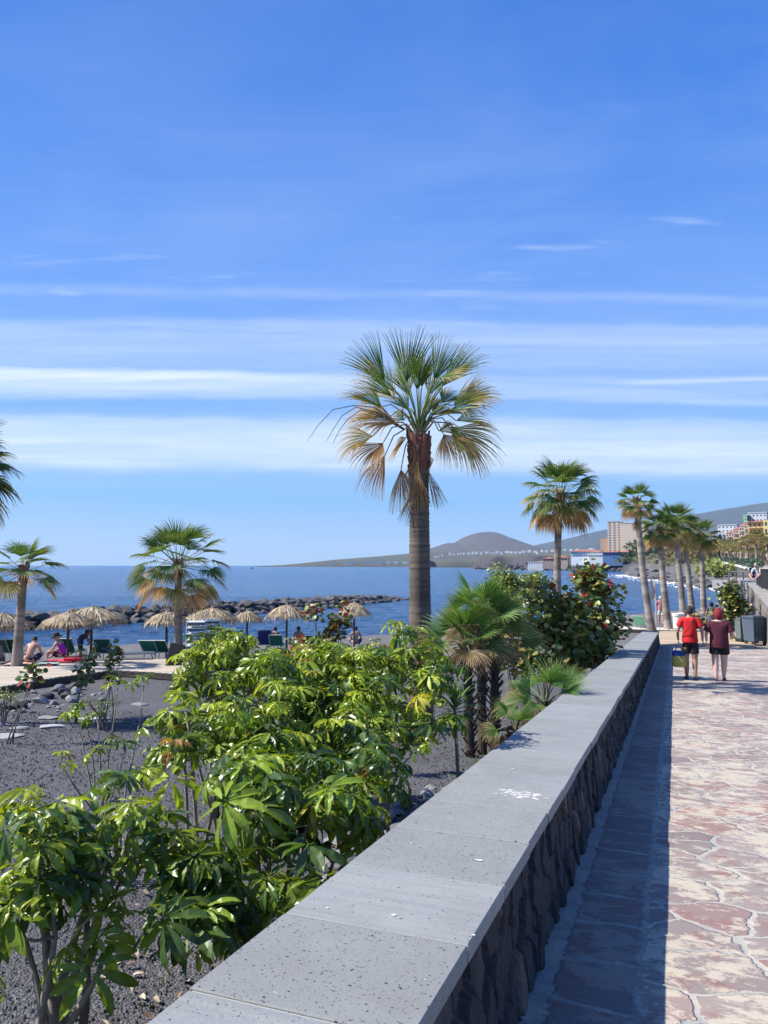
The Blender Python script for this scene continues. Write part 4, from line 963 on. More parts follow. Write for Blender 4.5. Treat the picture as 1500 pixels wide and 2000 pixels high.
# stepped holiday flats descending toward the sea
steps = [(1420, 1434, 1041, 300), (1434, 1448, 1034, 285), (1446, 1458, 1028, 270), (1456, 1470, 1023, 255)]
for i, (x0, x1, yt, D) in enumerate(steps):
    house('apartment_building', ('lowest', 'second', 'third', 'fourth')[i]+' step of the red-roofed pinkish terraced flats, counted from the sea', x0, x1, yt, 1090, D, 12, (.50, .40, .33), 3, 6, 'hip', win=(.45, .4), balc=True, roofh=.09, group='stepped terraced flats')
house('apartment_building', 'yellow ochre apartment building with balconies at the right edge', 1467, 1540, 1019, 1096, 200, 14, (.52, .36, .16), 9, 6, 'hip', win=(.4, .5), balc=True, roofh=.08)
house('apartment_building', 'lighter yellow corner bay of the ochre flats', 1494, 1502, 1016, 1098, 190, 3, (.66, .55, .25), 1, 6, None, win=(.4, .5))
rs = random.Random(12)
town = [(876, 1079, 6), (884, 1079.5, 8), (893, 1079, 5), (899, 1077, 4), (904, 1078, 7), (912, 1078.5, 8), (921, 1077, 6), (928, 1076.5, 9), (937, 1077.5, 7), (941, 1074.5, 5), (947, 1076, 9), (958, 1076.5, 10), (968, 1075.5, 8), (977, 1077, 8),
        (986, 1075, 10), (996, 1076, 7), (1004, 1075.5, 9), (1013, 1076, 7), (1018, 1074, 12), (1030, 1073.5, 12), (1042, 1074, 8), (1047, 1077, 6), (1056, 1073, 8), (1064, 1074, 9), (1075, 1072, 12), (1100, 1070.5, 10), (1112, 1071, 9), (1124, 1070, 10), (1136, 1071.5, 9), (1150, 1069, 11), (1158, 1072, 8),
        (862, 1081, 5), (855, 1083, 5), (848, 1084, 5)]
for i, (x, y, w_) in enumerate(town):
    D = 1900+rs.uniform(-80, 80); k = rs.uniform(.55, .8)
    house('white_house', 'small white house in the distant town below the volcano', x, x+w_*rs.uniform(.5, .95), y+rs.uniform(.2, 1.9), y+3.2, D, 12, (k, k*.98, k*.95), 0, 0, None, group='distant town houses', below=3)
for i, (x0, x1, y) in enumerate([(647, 655, 1099.3), (672, 690, 1097.5), (691, 697, 1099), (708, 748, 1096), (752, 762, 1096.5), (768, 778, 1097), (784, 798, 1097)]):
    house('harbour_shed', 'pale low shed on the far headland shore', x0, x1, y-rs.uniform(.2, 1.5), y+2.5, 2080, 14, (.55, .55, .54) if i != 3 else (.42, .43, .38), 0, 0, None, group='harbour sheds on the headland', below=8)
mb = MB(); p = P(492, 1111, 1000); mb.box((p.x, p.y, ZSEA+.5), (3.2, 1.4, 1.2), .3, (.06, .07, .10), taper=.85); mb.box((p.x-.3, p.y, ZSEA+1.5), (1.1, .9, 1.0), .3, (.12, .12, .14))
o = mb.build('boat', M['attr']); tag(o, 'tiny dark boat far out on the sea', 'boat')

# dark basalt rocks of the near headland
def boulder_mesh(seed, flat=.62, ico=2, rough=.34, cols=(.085, .078, .078)):
    r_ = random.Random(seed); import bmesh
    bm = bmesh.new(); bmesh.ops.create_icosphere(bm, subdivisions=ico, radius=.5)
    off = Vector((r_.uniform(-9, 9), r_.uniform(-9, 9), r_.uniform(-9, 9))); cuts = []
    for _ in range(9):
        n = Vector((r_.gauss(0, 1), r_.gauss(0, 1), r_.gauss(0, 1))).normalized(); cuts.append((n, r_.uniform(.24, .38)))
    for v in bm.verts:
        p = v.co.copy(); p *= 1+rough*noise.noise(p*1.8+off)
        for n, d in cuts:
            e = p.dot(n)-d
            if e > 0: p -= n*e*.96
        p.z *= flat; v.co = p
    mb = MB(); vs = [tuple(v.co) for v in bm.verts]; k = r_.uniform(.7, 1.3)
    mb.add(vs, [tuple(v.index for v in f.verts) for f in bm.faces], [c*k for c in cols]); bm.free()
    return mb
def rock_protos(name, n, mat_, **kw):
    return [boulder_mesh(100+i, **kw).mesh(name, mat_) for i in range(n)]
BR = rock_protos('boulder', 9, M['bigrock'], ico=3)
def put(me, name, loc, sc, rot, label, cat, group):
    o = bpy.data.objects.new(name, me); link(o); o.location = loc; o.scale = sc; o.rotation_euler = rot; return tag(o, label, cat, group)
rs = random.Random(31)
def breakwater():
    # waterline of the near face, read off the picture
    near = [(-260, 1244), (-60, 1236), (60, 1231), (160, 1222), (250, 1215), (380, 1207), (500, 1198), (620, 1189), (700, 1181), (760, 1175), (794, 1171.5)]
    pts = [G(a, b, ZSEA) for a, b in near]; seg = [0]
    for a, b in zip(pts, pts[1:]): seg.append(seg[-1]+(b-a).length)
    L = seg[-1]; n = 0
    def at(s):
        for i in range(len(pts)-1):
            if s <= seg[i+1]: return pts[i].lerp(pts[i+1], (s-seg[i])/(seg[i+1]-seg[i])), (pts[i+1]-pts[i]).normalized()
        return pts[-1], (pts[-1]-pts[-2]).normalized()
    for row, (dz, dy, sz, st) in enumerate([(.02, .0, 1.05, .86), (.36, .62, 1.0, .88), (.72, 1.2, 1.0, .86), (.80, 2.2, 1.2, 1.25)]):
        s = rs.uniform(0, .6)
        while s < L:
            p, d = at(s); nrm = Vector((-d.y, d.x, 0)); e = min(1, (L-s)/14+.30); tall = 1.0 if s < 40 else .85
            loc = p+nrm*(dy+rs.uniform(-.15, .15))+Vector((0, 0, dz*e*tall+rs.uniform(-.06, .05))); k = sz*rs.uniform(.92, 1.2)*(.75+.25*e)
            put(rs.choice(BR), 'boulder', loc, (k*rs.uniform(1, 1.35), k, k*rs.uniform(.8, 1.15)), (rs.uniform(-.3, .3), rs.uniform(-.3, .3), rs.uniform(0, 6.3)),
                'dark grey basalt boulder piled in the long breakwater', 'boulder', 'boulders of the breakwater'); n += 1
            s += st*rs.uniform(.85, 1.15)
    # packed rubble heart of the mole, wholly under the boulders
    mb = MB(); vs = []; fs = []
    K = 30
    for i in range(K+1):
        p, d = at(L*i/K*.985); nrm = Vector((-d.y, d.x, 0)); e = min(1, (L-L*i/K)/14+.25)
        for o_, z in ((.0, -.8), (.9, .35*e), (1.5, .62*e), (3.2, .62*e), (5.2, -.8)): q = p+nrm*o_; vs.append((q.x, q.y, ZSEA+z))
    for i in range(K):
        for j in range(4): fs.append((i*5+j, (i+1)*5+j, (i+1)*5+j+1, i*5+j+1))
    mb.add(vs, fs, (.035, .032, .032)); o = mb.build('breakwater_core', M['bigrock']); tag(o, 'dark rubble core of the breakwater between its boulders', 'breakwater')
    return n
breakwater()
for i in range(60):                      # black rocks of the near headland and the low spit
    t = rs.random(); px = 925+t*290; base = np.interp(px, [915, 950, 990, 1030, 1080, 1120, 1170, 1215], [1110, 1111.2, 1111, 1112.2, 1112, 1113, 1114, 1116]); lift = rs.random()
    top = np.interp(px, [915, 990, 1040, 1130, 1215], [1108.5, 1105, 1099, 1096, 1094]); y = base-(base-top)*lift**1.4
    D = np.interp(px, [915, 1030, 1215], [860, 760, 560])+lift*25; p = P(px, y, D); k = rs.uniform(5, 12)*(.55 if px < 1000 else 1)
    put(rs.choice(BR), 'sea_rock', p, (k*1.4, k, k*.8), (rs.uniform(-.4, .4), rs.uniform(-.4, .4), rs.uniform(0, 6.3)), 'black lava rock of the headland below the restaurant', 'rock', 'lava rocks of the headland')
for i in range(230):                     # boulders of the stony bay shore
    a = rs.random(); px = np.interp(a, [0, .3, .6, 1], [1232, 1300, 1370, 1448]); yb = np.interp(px, [1225, 1262, 1300, 1335, 1365, 1395, 1448], [1125, 1130.5, 1135.5, 1142.5, 1147, 1151, 1157])
    up = rs.random()**1.5; y = yb-(3+up*np.interp(px, [1230, 1448], [10, 26])); g_ = G(px, y, ZSEA+.6+up*1.2); k = rs.uniform(.3, 1.4)*np.interp(px, [1232, 1448], [2.6, 1.0])
    z = gz(g_.x, g_.y); put(rs.choice(BR), 'shore_rock', (g_.x, g_.y, z+k*.1), (k, k, k*.7), (rs.uniform(-.4, .4), 0, rs.uniform(0, 6.3)), 'grey stone strewn along the stony shore of the bay', 'rock', 'stones of the bay shore')
# surf: broken white water following the bay shore
def surf():
    mb = MB(); rs = random.Random(6); pts = [G(a, b, ZSEA) for a, b in SHORE[15:25]]
    for k, (off, wd, dens) in enumerate([(.2, .85, .8), (1.8, .6, .55), (4.4, .45, .3)]):
        for a, b in zip(pts, pts[1:]):
            L = (b-a).length; n = max(3, int(L/.8)); d = (b-a).normalized(); nr = Vector((-d.y, d.x, 0))
            if nr.x > 0: nr = -nr
            sc_ = np.clip(a.y/150, .6, 2.6)
            for i in range(n):
                if rs.random() > dens: continue
                p = a.lerp(b, (i+rs.random())/n)+nr*(off+rs.gauss(0, .45))*sc_; r = rs.uniform(.2, 1.05)*wd*sc_; m_ = 9; a0 = math.atan2(d.y, d.x); z = ZSEA+.13+rs.uniform(0, .03)
                vs = []
                for j in range(m_):
                    t = 2*math.pi*j/m_; rr = r*rs.uniform(.5, 1.2); ex, ey = math.cos(t)*rr*2.0, math.sin(t)*rr*.55
                    vs.append((p.x+ex*math.cos(a0)-ey*math.sin(a0), p.y+ex*math.sin(a0)+ey*math.cos(a0), z))
                vs.append((p.x, p.y, z+.10)); mb.add(vs, [(j, (j+1) % m_, m_) for j in range(m_)], (.78, .80, .82))
    o = mb.build('surf', simple('sea_foam', (.8, .82, .84), .8, .15, 2)); tag(o, 'white surf breaking along the stony bay shore', 'surf', kind='stuff')
surf()

# ------------------------------------------------------------------ scrub and palms of the far seafront
def clump(label, px, py, D, r, seed, col=(.09, .11, .04), group='scrub bushes of the far shore', n=130, name='bush', cat='bush'):
    rs = random.Random(seed); p = P(px, py, D); b = Vector((p.x, p.y, p.z-r[2]*.9)); sc = Scatter(); tv, tf = leaf_grid(1, .6, 2, .3, .2)
    root = empty(name, b, 0, label, cat, group)
    for q, d in ell_points([((0, 0, r[2]*.9), r)], n, rs, .5):
        k = rs.uniform(.5, 1.5); sc.put(tv, tf, frame(d+Vector((rs.gauss(0, .6), rs.gauss(0, .6), rs.gauss(0, .6))), (rs.gauss(0, .5), rs.gauss(0, .5)-.4, 1))*r[0]*.42*rs.uniform(.6, 1.2), q, np.array(col)*k)
    mb = MB(); sc.into(mb); mb.build('foliage', M['far_leaf'], root); sb = MB(); sb.tube([(0, 0, -1), (0, 0, r[2])], [r[0]*.1, r[0]*.04], 5, (.12, .09, .07)); sb.build('stem', M['bark'], root); return root
rs = random.Random(44)
for i, (px, py, D, r, c) in enumerate([(1262, 1088, 520, 6, 0), (1276, 1086, 515, 6, 0), (1290, 1090, 480, 5, 0), (1305, 1094, 420, 6, 1), (1322, 1092, 400, 6, 1), (1342, 1090, 380, 6, 1), (1360, 1089, 360, 5, 0), (1378, 1088, 340, 5, 0), (1350, 1098, 330, 4, 1), (1330, 1101, 320, 4, 1),
                                     (1255, 1095, 480, 4, 1), (1371, 1098, 300, 4, 1), (1385, 1078, 330, 5, 0), (1392, 1070, 320, 5, 0), (1400, 1078, 300, 5, 1), (1235, 1086, 560, 5, 0), (1225, 1092, 540, 5, 0), (1245, 1066, 690, 6, 0), (1270, 1068, 680, 6, 0), (1385, 1108, 210, 2.6, 2), (1398, 1111, 190, 2.2, 2), (1410, 1112, 180, 2, 2)]):
    clump('scrubby bush on the slope of the far shore behind the palm row', px, py, D, (r*1.6, r, r*.6), 300+i, [(.06, .08, .035), (.15, .135, .06), (.17, .20, .05)][c])
proto = None
pal = [(1400, 1058, 300), (1408, 1062, 280), (1415, 1060, 260), (1422, 1064, 250), (1428, 1060, 240), (1434, 1065, 235), (1441, 1060, 230), (1447, 1058, 190), (1452, 1063, 215), (1459, 1054, 175), (1464, 1062, 200), (1470, 1065, 195), (1476, 1047, 150), (1481, 1062, 185), (1487, 1064, 180), (1493, 1060, 175), (1499, 1056, 140), (1386, 1060, 320), (1393, 1066, 310), (1505, 1048, 150), (1412, 1072, 240), (1425, 1074, 225), (1438, 1073, 210), (1450, 1075, 195), (1462, 1076, 185), (1475, 1075, 175), (1488, 1077, 165)]
for i, (px, py, D) in enumerate(pal):
    top = P(px, py, D); bz = P(px, 1104, D).z+np.interp(D, [140, 320], [.6, 3.0])
    H = top.z-bz
    if i < 3:
        rr_ = fan_palm('tall palm in the grove along the far seafront', (0, 0, 0), (0, 0, 8.0), 2.1, 60+i, trunk=(.22, .17), nf=26, nseg=9, rings=8, group='palms of the far seafront', skirt=3, boot=False, far=True, stations=3, cols=lambda a, r: (((.12, .14, .04), (.28, .24, .11)) if a < .55 else ((.26, .20, .10), (.36, .28, .15))))
        protos = (protos if i else [])+[rr_]; o = rr_
    else: o = copy_tree(protos[i % 3])
    o.location = (top.x, top.y, top.z-H); o.scale = (1, 1, H/8.0); o.rotation_euler.z = rs.uniform(0, 6)
    o['label'] = 'palm in the grove along the far seafront below the flats'
# raised seafront walk on the far right
def seafront():
    pts = [(1378, 1090.5, 330), (1400, 1095, 255), (1425, 1100, 200), (1448, 1105, 160), (1463, 1109, 135)]
    root = empty('seafront_parapet', (0, 0, 0), 0, 'pale parapet of the raised seafront walk dropping toward the palms', 'wall'); mb = MB()
    q = [P(*p) for p in pts]
    for a, b in zip(q, q[1:]):
        for dz, h, c, ox in ((0, .9, (.62, .60, .56), 0), (-2.2, 3.5, (.10, .09, .085), .35)):
            pass
        d = (b-a); n = Vector((d.y, -d.x, 0)).normalized()*.4
        mb.add([a+Vector((0, 0, -.45)), b+Vector((0, 0, -.45)), b, a, a+n*-1+Vector((0, 0, -.45)), b+n*-1+Vector((0, 0, -.45)), b-n, a-n], [(0, 1, 2, 3), (5, 4, 7, 6), (3, 2, 6, 7), (0, 4, 5, 1)], (.62, .60, .55))
    mb.build('parapet', M['plaster'], root); lw = MB()
    for a, b in zip(q, q[1:]):
        lw.add([a+Vector((.5, .3, -5)), b+Vector((.5, .3, -5)), b+Vector((.3, .2, -.46)), a+Vector((.3, .2, -.46))], [(0, 1, 2, 3)], (.12, .105, .095))
    lw.build('retaining_wall', M['bigrock'], root)
    deck = MB(); deck.add([p+Vector((.2, .2, -.5)) for p in q]+[p+Vector((60, 8, -.5)) for p in reversed(q)], [tuple(range(2*len(q)))], (.36, .32, .29)); o = deck.build('seafront_walk', M['plaster']); tag(o, kind='structure')
    rs = random.Random(9)
    for i in range(26):
        t = (i+.5)/26; k = min(int(t*4), 3); a = q[k].lerp(q[k+1], t*4-k); 
        a = a+Vector((1.0+rs.uniform(0, 1.2), 0, 0))
        clump('low dark green hedge bush behind the pale parapet', 750+a.x/a.y*1500, 1104-(a.z+.5-CAMZ)/a.y*1500, a.y, (1.5, 1.0, .8), 400+i, (.05, .085, .055), 'hedge bushes behind the parapet', 70, 'hedge_bush')
seafront()
# ------------------------------------------------------------------ rocks of the bed
CR = rock_protos('cobble', 7, M['rock'], ico=2, rough=.22, flat=.7, cols=(.27, .262, .262))
rs = random.Random(51)
# cobbles lying between the umbrella shrubs and the wall
n = 0
while n < 290:
    D = rs.uniform(4.6, 10.5); px = rs.uniform(640, 1010)
    p = P(px, 1104, D); X = p.x*WL.x+p.y*WL.y
    if X > XL-.12 or X < XL-1.9: continue
    r = rs.choice((.10, .12, .14, .17, .21))*rs.uniform(.8, 1.2); z = gz(p.x, p.y)
    put(rs.choice(CR), 'cobble', (p.x, p.y, z+r*.12), (r*rs.uniform(1, 1.5), r, r*.9), (rs.uniform(-.3, .3), rs.uniform(-.3, .3), rs.uniform(0, 6.3)), 'rounded grey cobble among many behind the wall, under the shrubs', 'cobble', 'cobbles behind the wall'); n += 1
FR = rock_protos('stepping_stone', 5, M['rock'], ico=3, rough=.25, flat=.28, cols=(.36, .355, .36))
for lab, px, py, w_, dp, kk in [('pale flat stone, longest of the flat stones on the gravel', 190, 1405, .80, .42, 0), ('flat pale stone, upper of the two side by side left of the bare stems', 95, 1404, .68, .30, 1), ('flat pale stone, lower of the two side by side left of the bare stems', 96, 1421, .64, .34, 2),
                                ('flat dark stone, lowest of the flat stones at the left edge', 22, 1440, .66, .40, 3), ('thin flat stone above the lowest one', 36, 1424, .44, .22, 4), ('flat stone at the very left edge', 3, 1418, .5, .26, 0),
                                ('flat slab right of the stems near the rock pile', 272, 1378, .60, .30, 1), ('wide pale slab half under the umbrella shrub', 345, 1368, .85, .38, 2)]:
    D = 14.0
    for _ in range(6):
        q = P(px, py, D); D *= (CAMZ-gz(q.x, q.y))/(CAMZ-q.z)
    q = P(px, py, D); put(FR[kk], 'stepping_stone', (q.x, q.y, gz(q.x, q.y)+.03), (w_, dp*1.3, .30), (0, 0, rs.uniform(-.3, .3)), lab, 'stone', 'flat stones on the gravel')
RP = [(128, 1352, .42, 'black topmost rock of the small rock pile'), (96, 1357, .42, 'dark grey round rock in the middle of the rock pile'), (126, 1355, .34, 'smooth grey rock right of the dark round one'), (80, 1366, .42, 'big grey rock at the lower left of the pile'), (143, 1340, .46, 'black rock at the back of the pile, nearest the deck'), (112, 1342, .38, 'grey rock at the back of the pile'),
      (148, 1346, .32, 'grey rock beside the reddish shrub'), (66, 1348, .28, 'small rock at the left end of the pile'), (140, 1363, .36, 'pale rock at the front right of the pile'), (106, 1368, .24, 'little rock at the front of the pile'), (20, 1379, .34, 'pale rock under the dark twiggy shrub'), (40, 1375, .34, 'grey rock right of the dark twiggy shrub'), (44, 1383, .20, 'small white stone on the gravel'), (50, 1367, .3, 'rounded stone between shrub and pile'), (2, 1371, .3, 'rock at the left edge of the gravel'), (198, 1362, .2, 'single small stone right of the reddish shrub'), (345, 1357, .26, 'dark stone behind the wide slab'), (328, 1358, .2, 'smaller dark stone behind the wide slab')]
for px, py, r, lab in RP:
    D = 16.0
    for _ in range(6):
        q = P(px, py+8, D); D *= (CAMZ-gz(q.x, q.y))/(CAMZ-q.z)
    q = P(px, py, D); me = rs.choice(CR) if 'black' not in lab and 'dark' not in lab else rs.choice(BR)
    put(me, 'rock', (q.x, q.y, gz(q.x, q.y)+r*.22), (r*1.25, r, r*1.05), (rs.uniform(-.3, .3), rs.uniform(-.3, .3), rs.uniform(0, 6)), lab, 'rock', 'rocks on the gravel')
for i in range(60):                      # small stones scattered round the pile
    px = rs.uniform(-10, 200); py = rs.uniform(1352, 1392); D = 16.0
    for _ in range(6):
        q = P(px, py, D); D *= (CAMZ-gz(q.x, q.y))/(CAMZ-q.z)
    r = rs.uniform(.06, .16); q = P(px, py, D); put(rs.choice(CR), 'pebble', (q.x, q.y, gz(q.x, q.y)+r*.1), (r*1.4, r, r*.8), (0, 0, rs.uniform(0, 6)), 'small grey pebble scattered around the rock pile', 'pebble', 'pebbles by the rock pile')
def chips():                              # volcanic gravel, countless
    mb = MB(); rr = np.random.RandomState(3); N = 60000; y = 2.4+rr.rand(N)**1.5*17; x = (rr.rand(N)*1.25-.72)*(y*.75+.6)
    H, _ = land_h(x, y); X = x*WL.x+y*WL.y; ok = X < XL-.02; x, y, H = x[ok], y[ok], H[ok]; N = len(x)
    H = H+(fbm(x*1.1, y*1.1, 4)-.5)*.10
    r = (.004+.009*rr.rand(N)**2)*(1+y*.10); a = rr.rand(N)*6.28
    base = np.array([(1, 0, 0), (0, 1, 0), (-1, 0, 0), (0, -1, 0), (0, 0, .9)]); V = np.zeros((N, 5, 3))
    jit = .6+.8*rr.rand(N, 5, 1); ca, sa = np.cos(a), np.sin(a); b = base[None]*jit
    V[..., 0] = (b[..., 0]*ca[:, None]-b[..., 1]*sa[:, None])*r[:, None]+x[:, None]; V[..., 1] = (b[..., 0]*sa[:, None]+b[..., 1]*ca[:, None])*r[:, None]+y[:, None]
    V[..., 2] = b[..., 2]*r[:, None]+H[:, None]-.001
    f = np.array([(0, 1, 4, 4), (1, 2, 4, 4), (2, 3, 4, 4), (3, 0, 4, 4)])
    V6 = np.concatenate([V, V[:, 4:5]+np.array([0, 0, .0002])], 1); f = np.array([(0, 1, 4, 5), (1, 2, 4, 5), (2, 3, 4, 5), (3, 0, 4, 5)])
    Fq = (f[None]+(np.arange(N)*6)[:, None, None]).reshape(-1, 4); c = (.045+.11*rr.rand(N)**2)[:, None]*np.array([1, .97, 1.0]); C = np.repeat(c, 6, 0)
    mb.quads(V6.reshape(-1, 3), Fq, C); o = mb.build('gravel', M['rock']); tag(o, 'loose black volcanic gravel covering the bed', 'gravel', kind='stuff')
chips()
def litter():                             # dry leaves
    sc = Scatter(); rs = random.Random(21); tv, tf = leaf_grid(1, .35, 4, .9, .4)
    for i in range(420):
        D = rs.uniform(2.9, 8); px = rs.uniform(150, 900); p = P(px, 1104, D); X = p.x*WL.x+p.y*WL.y
        if X > XL-.05: continue
        z = gz(p.x, p.y)+.035
        sc.put(tv, tf, frame((rs.gauss(0, 1), rs.gauss(0, 1), rs.gauss(0, .2)), (rs.gauss(0, .5), rs.gauss(0, .5), 1))*rs.uniform(.05, .12), (p.x, p.y, z), np.array(rs.choice([(.30, .20, .11), (.42, .34, .22), (.16, .10, .06), (.5, .45, .34)]))*rs.uniform(.6, 1.1))
    mb = MB(); sc.into(mb); o = mb.build('dry_leaves', M['thatch']); tag(o, 'dry brown fallen leaves under the shrubs', 'leaf litter', kind='stuff')
litter()
def weeds():
    sc = Scatter(); rs = random.Random(23); tv, tf = leaf_grid(1, .12, 3, .7, .2)
    for i in range(2600):
        c = rs.choice([(905, 7.3, .5), (940, 8.2, .6), (860, 6.3, .35), (980, 9.5, .6), (830, 5.6, .25), (1000, 11.5, .8)])
        p = P(c[0], 1104, c[1]); x, y = p.x+rs.gauss(0, c[2]*.5), p.y+rs.gauss(0, c[2]*.8)
        if x*WL.x+y*WL.y > XL-.06: continue
        z = gz(x, y)+.02
        for _ in range(1): sc.put(tv, tf, frame((rs.gauss(0, 1), rs.gauss(0, 1), rs.uniform(.6, 2)), (rs.gauss(0, 1), rs.gauss(0, 1), .6))*rs.uniform(.05, .16), (x, y, z), np.array((.12, .19, .05))*rs.uniform(.5, 1.3))
    mb = MB(); sc.into(mb); o = mb.build('weeds', M['fan']); tag(o, 'low green weeds between the cobbles', 'weeds', kind='stuff')
weeds()

# ------------------------------------------------------------------ wooden decks
def planks(name, quad, z, bw, th, col, label, cat, along, kind=None, edge=True, wave=.5, group=None):
    """deck filling the ground polygon quad (list of xy); boards run along the direction vector"""
    root = empty(name, (0, 0, 0), 0, label, cat, group)
    if kind: root['kind'] = kind
    d = Vector(along).normalized(); nrm = Vector((-d.y, d.x, 0)); mb = MB(); rs = random.Random(len(name)+int(z*100))
    pts = [Vector((p[0], p[1], 0)) for p in quad]; vs_ = [p.dot(nrm) for p in pts]; v = min(vs_)
    while v < max(vs_):
        vm = v+bw/2; xs = []
        for a, b in zip(pts, pts[1:]+pts[:1]):
            va, vb = a.dot(nrm), b.dot(nrm)
            if (va-vm)*(vb-vm) < 0: t = (vm-va)/(vb-va); xs.append(a.lerp(b, t).dot(d))
        xs.sort()
        for u0, u1 in zip(xs[::2], xs[1::2]):
            k = rs.uniform(.78, 1.12); c = (d*(u0+u1)/2+nrm*vm)
            mb.box((c.x, c.y, z-th/2+rs.uniform(-.003, .003)), (max(u1-u0, .02), bw*.93, th), math.atan2(d.y, d.x), tuple(q*k for q in col))
        v += bw
    mb.build('board', M['wood'], root)
    fb = MB()
    for a, b in zip(pts, pts[1:]+pts[:1]):
        e = (b-a).normalized()*.02; fb.bar(a+Vector((0, 0, z-.11)), b+Vector((0, 0, z-.11)), .05, .16, col=(.06, .045, .035))
    fb.build('edge_beam', M['wood'], root); return root
M['wood'] = simple('weathered_wood', (1, 1, 1), .85, .25, 12, .004, attr=True)
zd = -1.72
dk = [G(a, b, zd) for a, b in [(-120, 1372), (0, 1341), (115, 1322), (208, 1310), (225, 1308.5), (300, 1313), (375, 1319), (392, 1318), (378, 1300), (332, 1287), (150, 1292), (0, 1301), (-140, 1306)]]
planks('wooden_deck', [p.xy for p in dk], zd, .145, .04, (.47, .40, .31), 'sun-bleached wooden deck with a dark edge crossing the black beach', 'deck', (1, .10, 0))
zl = SLOPE*36+.02
planks('wooden_landing', [W(s, X).xy for s, X in ((36.05, -1.6), (36.05, 3.2), (43.5, 3.4), (43.5, -1.2))], zl, .16, .04, (.46, .35, .24), 'wooden landing at the foot of the promenade beyond the wall', 'deck', WL)
planks('board_walk', [W(s, X).xy for s, X in ((44.0, -5.2), (44.0, 2.6), (45.6, 2.8), (45.6, -5.4))], zl+.015, .24, .04, (.58, .52, .44), 'strip of pale boards with gaps crossing behind the landing', 'boardwalk', WD)

# ------------------------------------------------------------------ palm-thatch parasols
def palapa(label, px, D, ytop, w_px, seed, yrim, tilt=0.0):
    rs = random.Random(seed); b = P(px, 1104, D); b.z = gz(b.x, b.y)-.05; top = P(px, ytop, D); rim = P(px, yrim, D); Rr = w_px/2/1500*D; H = top.z-b.z; hc = top.z-rim.z
    root = empty('palapa', b, rs.uniform(0, 6), label, 'beach parasol', 'thatched parasols on the beach')
    mb = MB(); mb.tube([(0, 0, 0), (0, 0, H-.05)], [.055, .045], 9, (.10, .075, .055)); mb.build('pole', M['bark'], root)
    fr = MB()
    for k in range(8):
        a = k*math.pi/4; fr.tube([(0, 0, H-.12), (math.cos(a)*Rr*.9, math.sin(a)*Rr*.9, H-hc*.58)], [.02, .012], 5, (.12, .09, .06))
    fr.build('rib', M['bark'], root)
    sc = Scatter(); 
    cone = MB(); n = 22; pr = [(0.03, 0), (Rr*.35, -hc*.15), (Rr*.7, -hc*.39), (Rr*.90, -hc*.58)]
    for layer, (r0, L, N) in enumerate([(.80, .34, 230), (.58, .42, 190), (.36, .46, 140), (.14, .46, 90), (.0, .36, 50)]):
        for i in range(N):
            a = 2*math.pi*(i+rs.random())/N; rr = Rr*(r0+rs.uniform(-.06, .06)); z = H-hc*(.34*(rr/Rr)+.36*(rr/Rr)**2.4)+.03+rs.uniform(-.02, .03)
            l = Rr*L*rs.uniform(.6, 1.25); d = Vector((math.cos(a), math.sin(a), -(.40+.75*r0*r0+rs.uniform(-.15, .8)*(.4+r0))))
            tv, tf = leaf_grid(1, rs.uniform(.07, .14), 3, .6+.8*r0*rs.random(), .1, sh=lambda t: 1-.75*t); k = rs.uniform(.5, 1.2)
            c = rs.choice([(.60, .49, .32), (.54, .41, .24), (.42, .30, .17), (.68, .60, .44), (.34, .24, .14)]); sc.put(tv, tf, frame(d, (rs.gauss(0, .3), rs.gauss(0, .3), 1))*l, (math.cos(a)*rr, math.sin(a)*rr, z), np.array(c)*k)
    th = MB(); sc.into(th)
    vs = [(math.cos(2*math.pi*j/n)*r*.97, math.sin(2*math.pi*j/n)*r*.97, H+z-.02) for r, z in pr for j in range(n)]
    th.add(vs, [(i*n+j, i*n+(j+1) % n, (i+1)*n+(j+1) % n, (i+1)*n+j) for i in range(3) for j in range(n)], (.25, .18, .11))
    th.tube([(0, 0, H-.1), (rs.uniform(-.03, .03), 0, H+.12)], [.07, .02], 8, (.48, .40, .28))
    th.build('thatch', M['thatch'], root); return root
palapa('thatched parasol cut by the left edge, beyond the short palm', 2, 29.5, 1198, 130, 1, 1234)
palapa('thatched parasol with a pointed cap over the woman in purple', 182, 31.5, 1186, 140, 2, 1222)
palapa('lower thatched parasol just in front of the pointed one, left of it', 137, 29.5, 1197, 108, 3, 1232)
palapa('thatched parasol left of the beach palm', 328, 32.5, 1196, 92, 4, 1228)
palapa('wide greyish thatched parasol right of the beach palm', 415, 34.0, 1188, 112, 5, 1222)
palapa('small thatched parasol half behind the wide greyish one', 484, 36, 1194, 66, 6, 1224)
palapa('neat thatched parasol standing alone against the water', 561, 36, 1182, 90, 7, 1218)
palapa('rightmost thatched parasol, beside the red-leaved young sea grape', 692, 36, 1178, 72, 8, 1216)

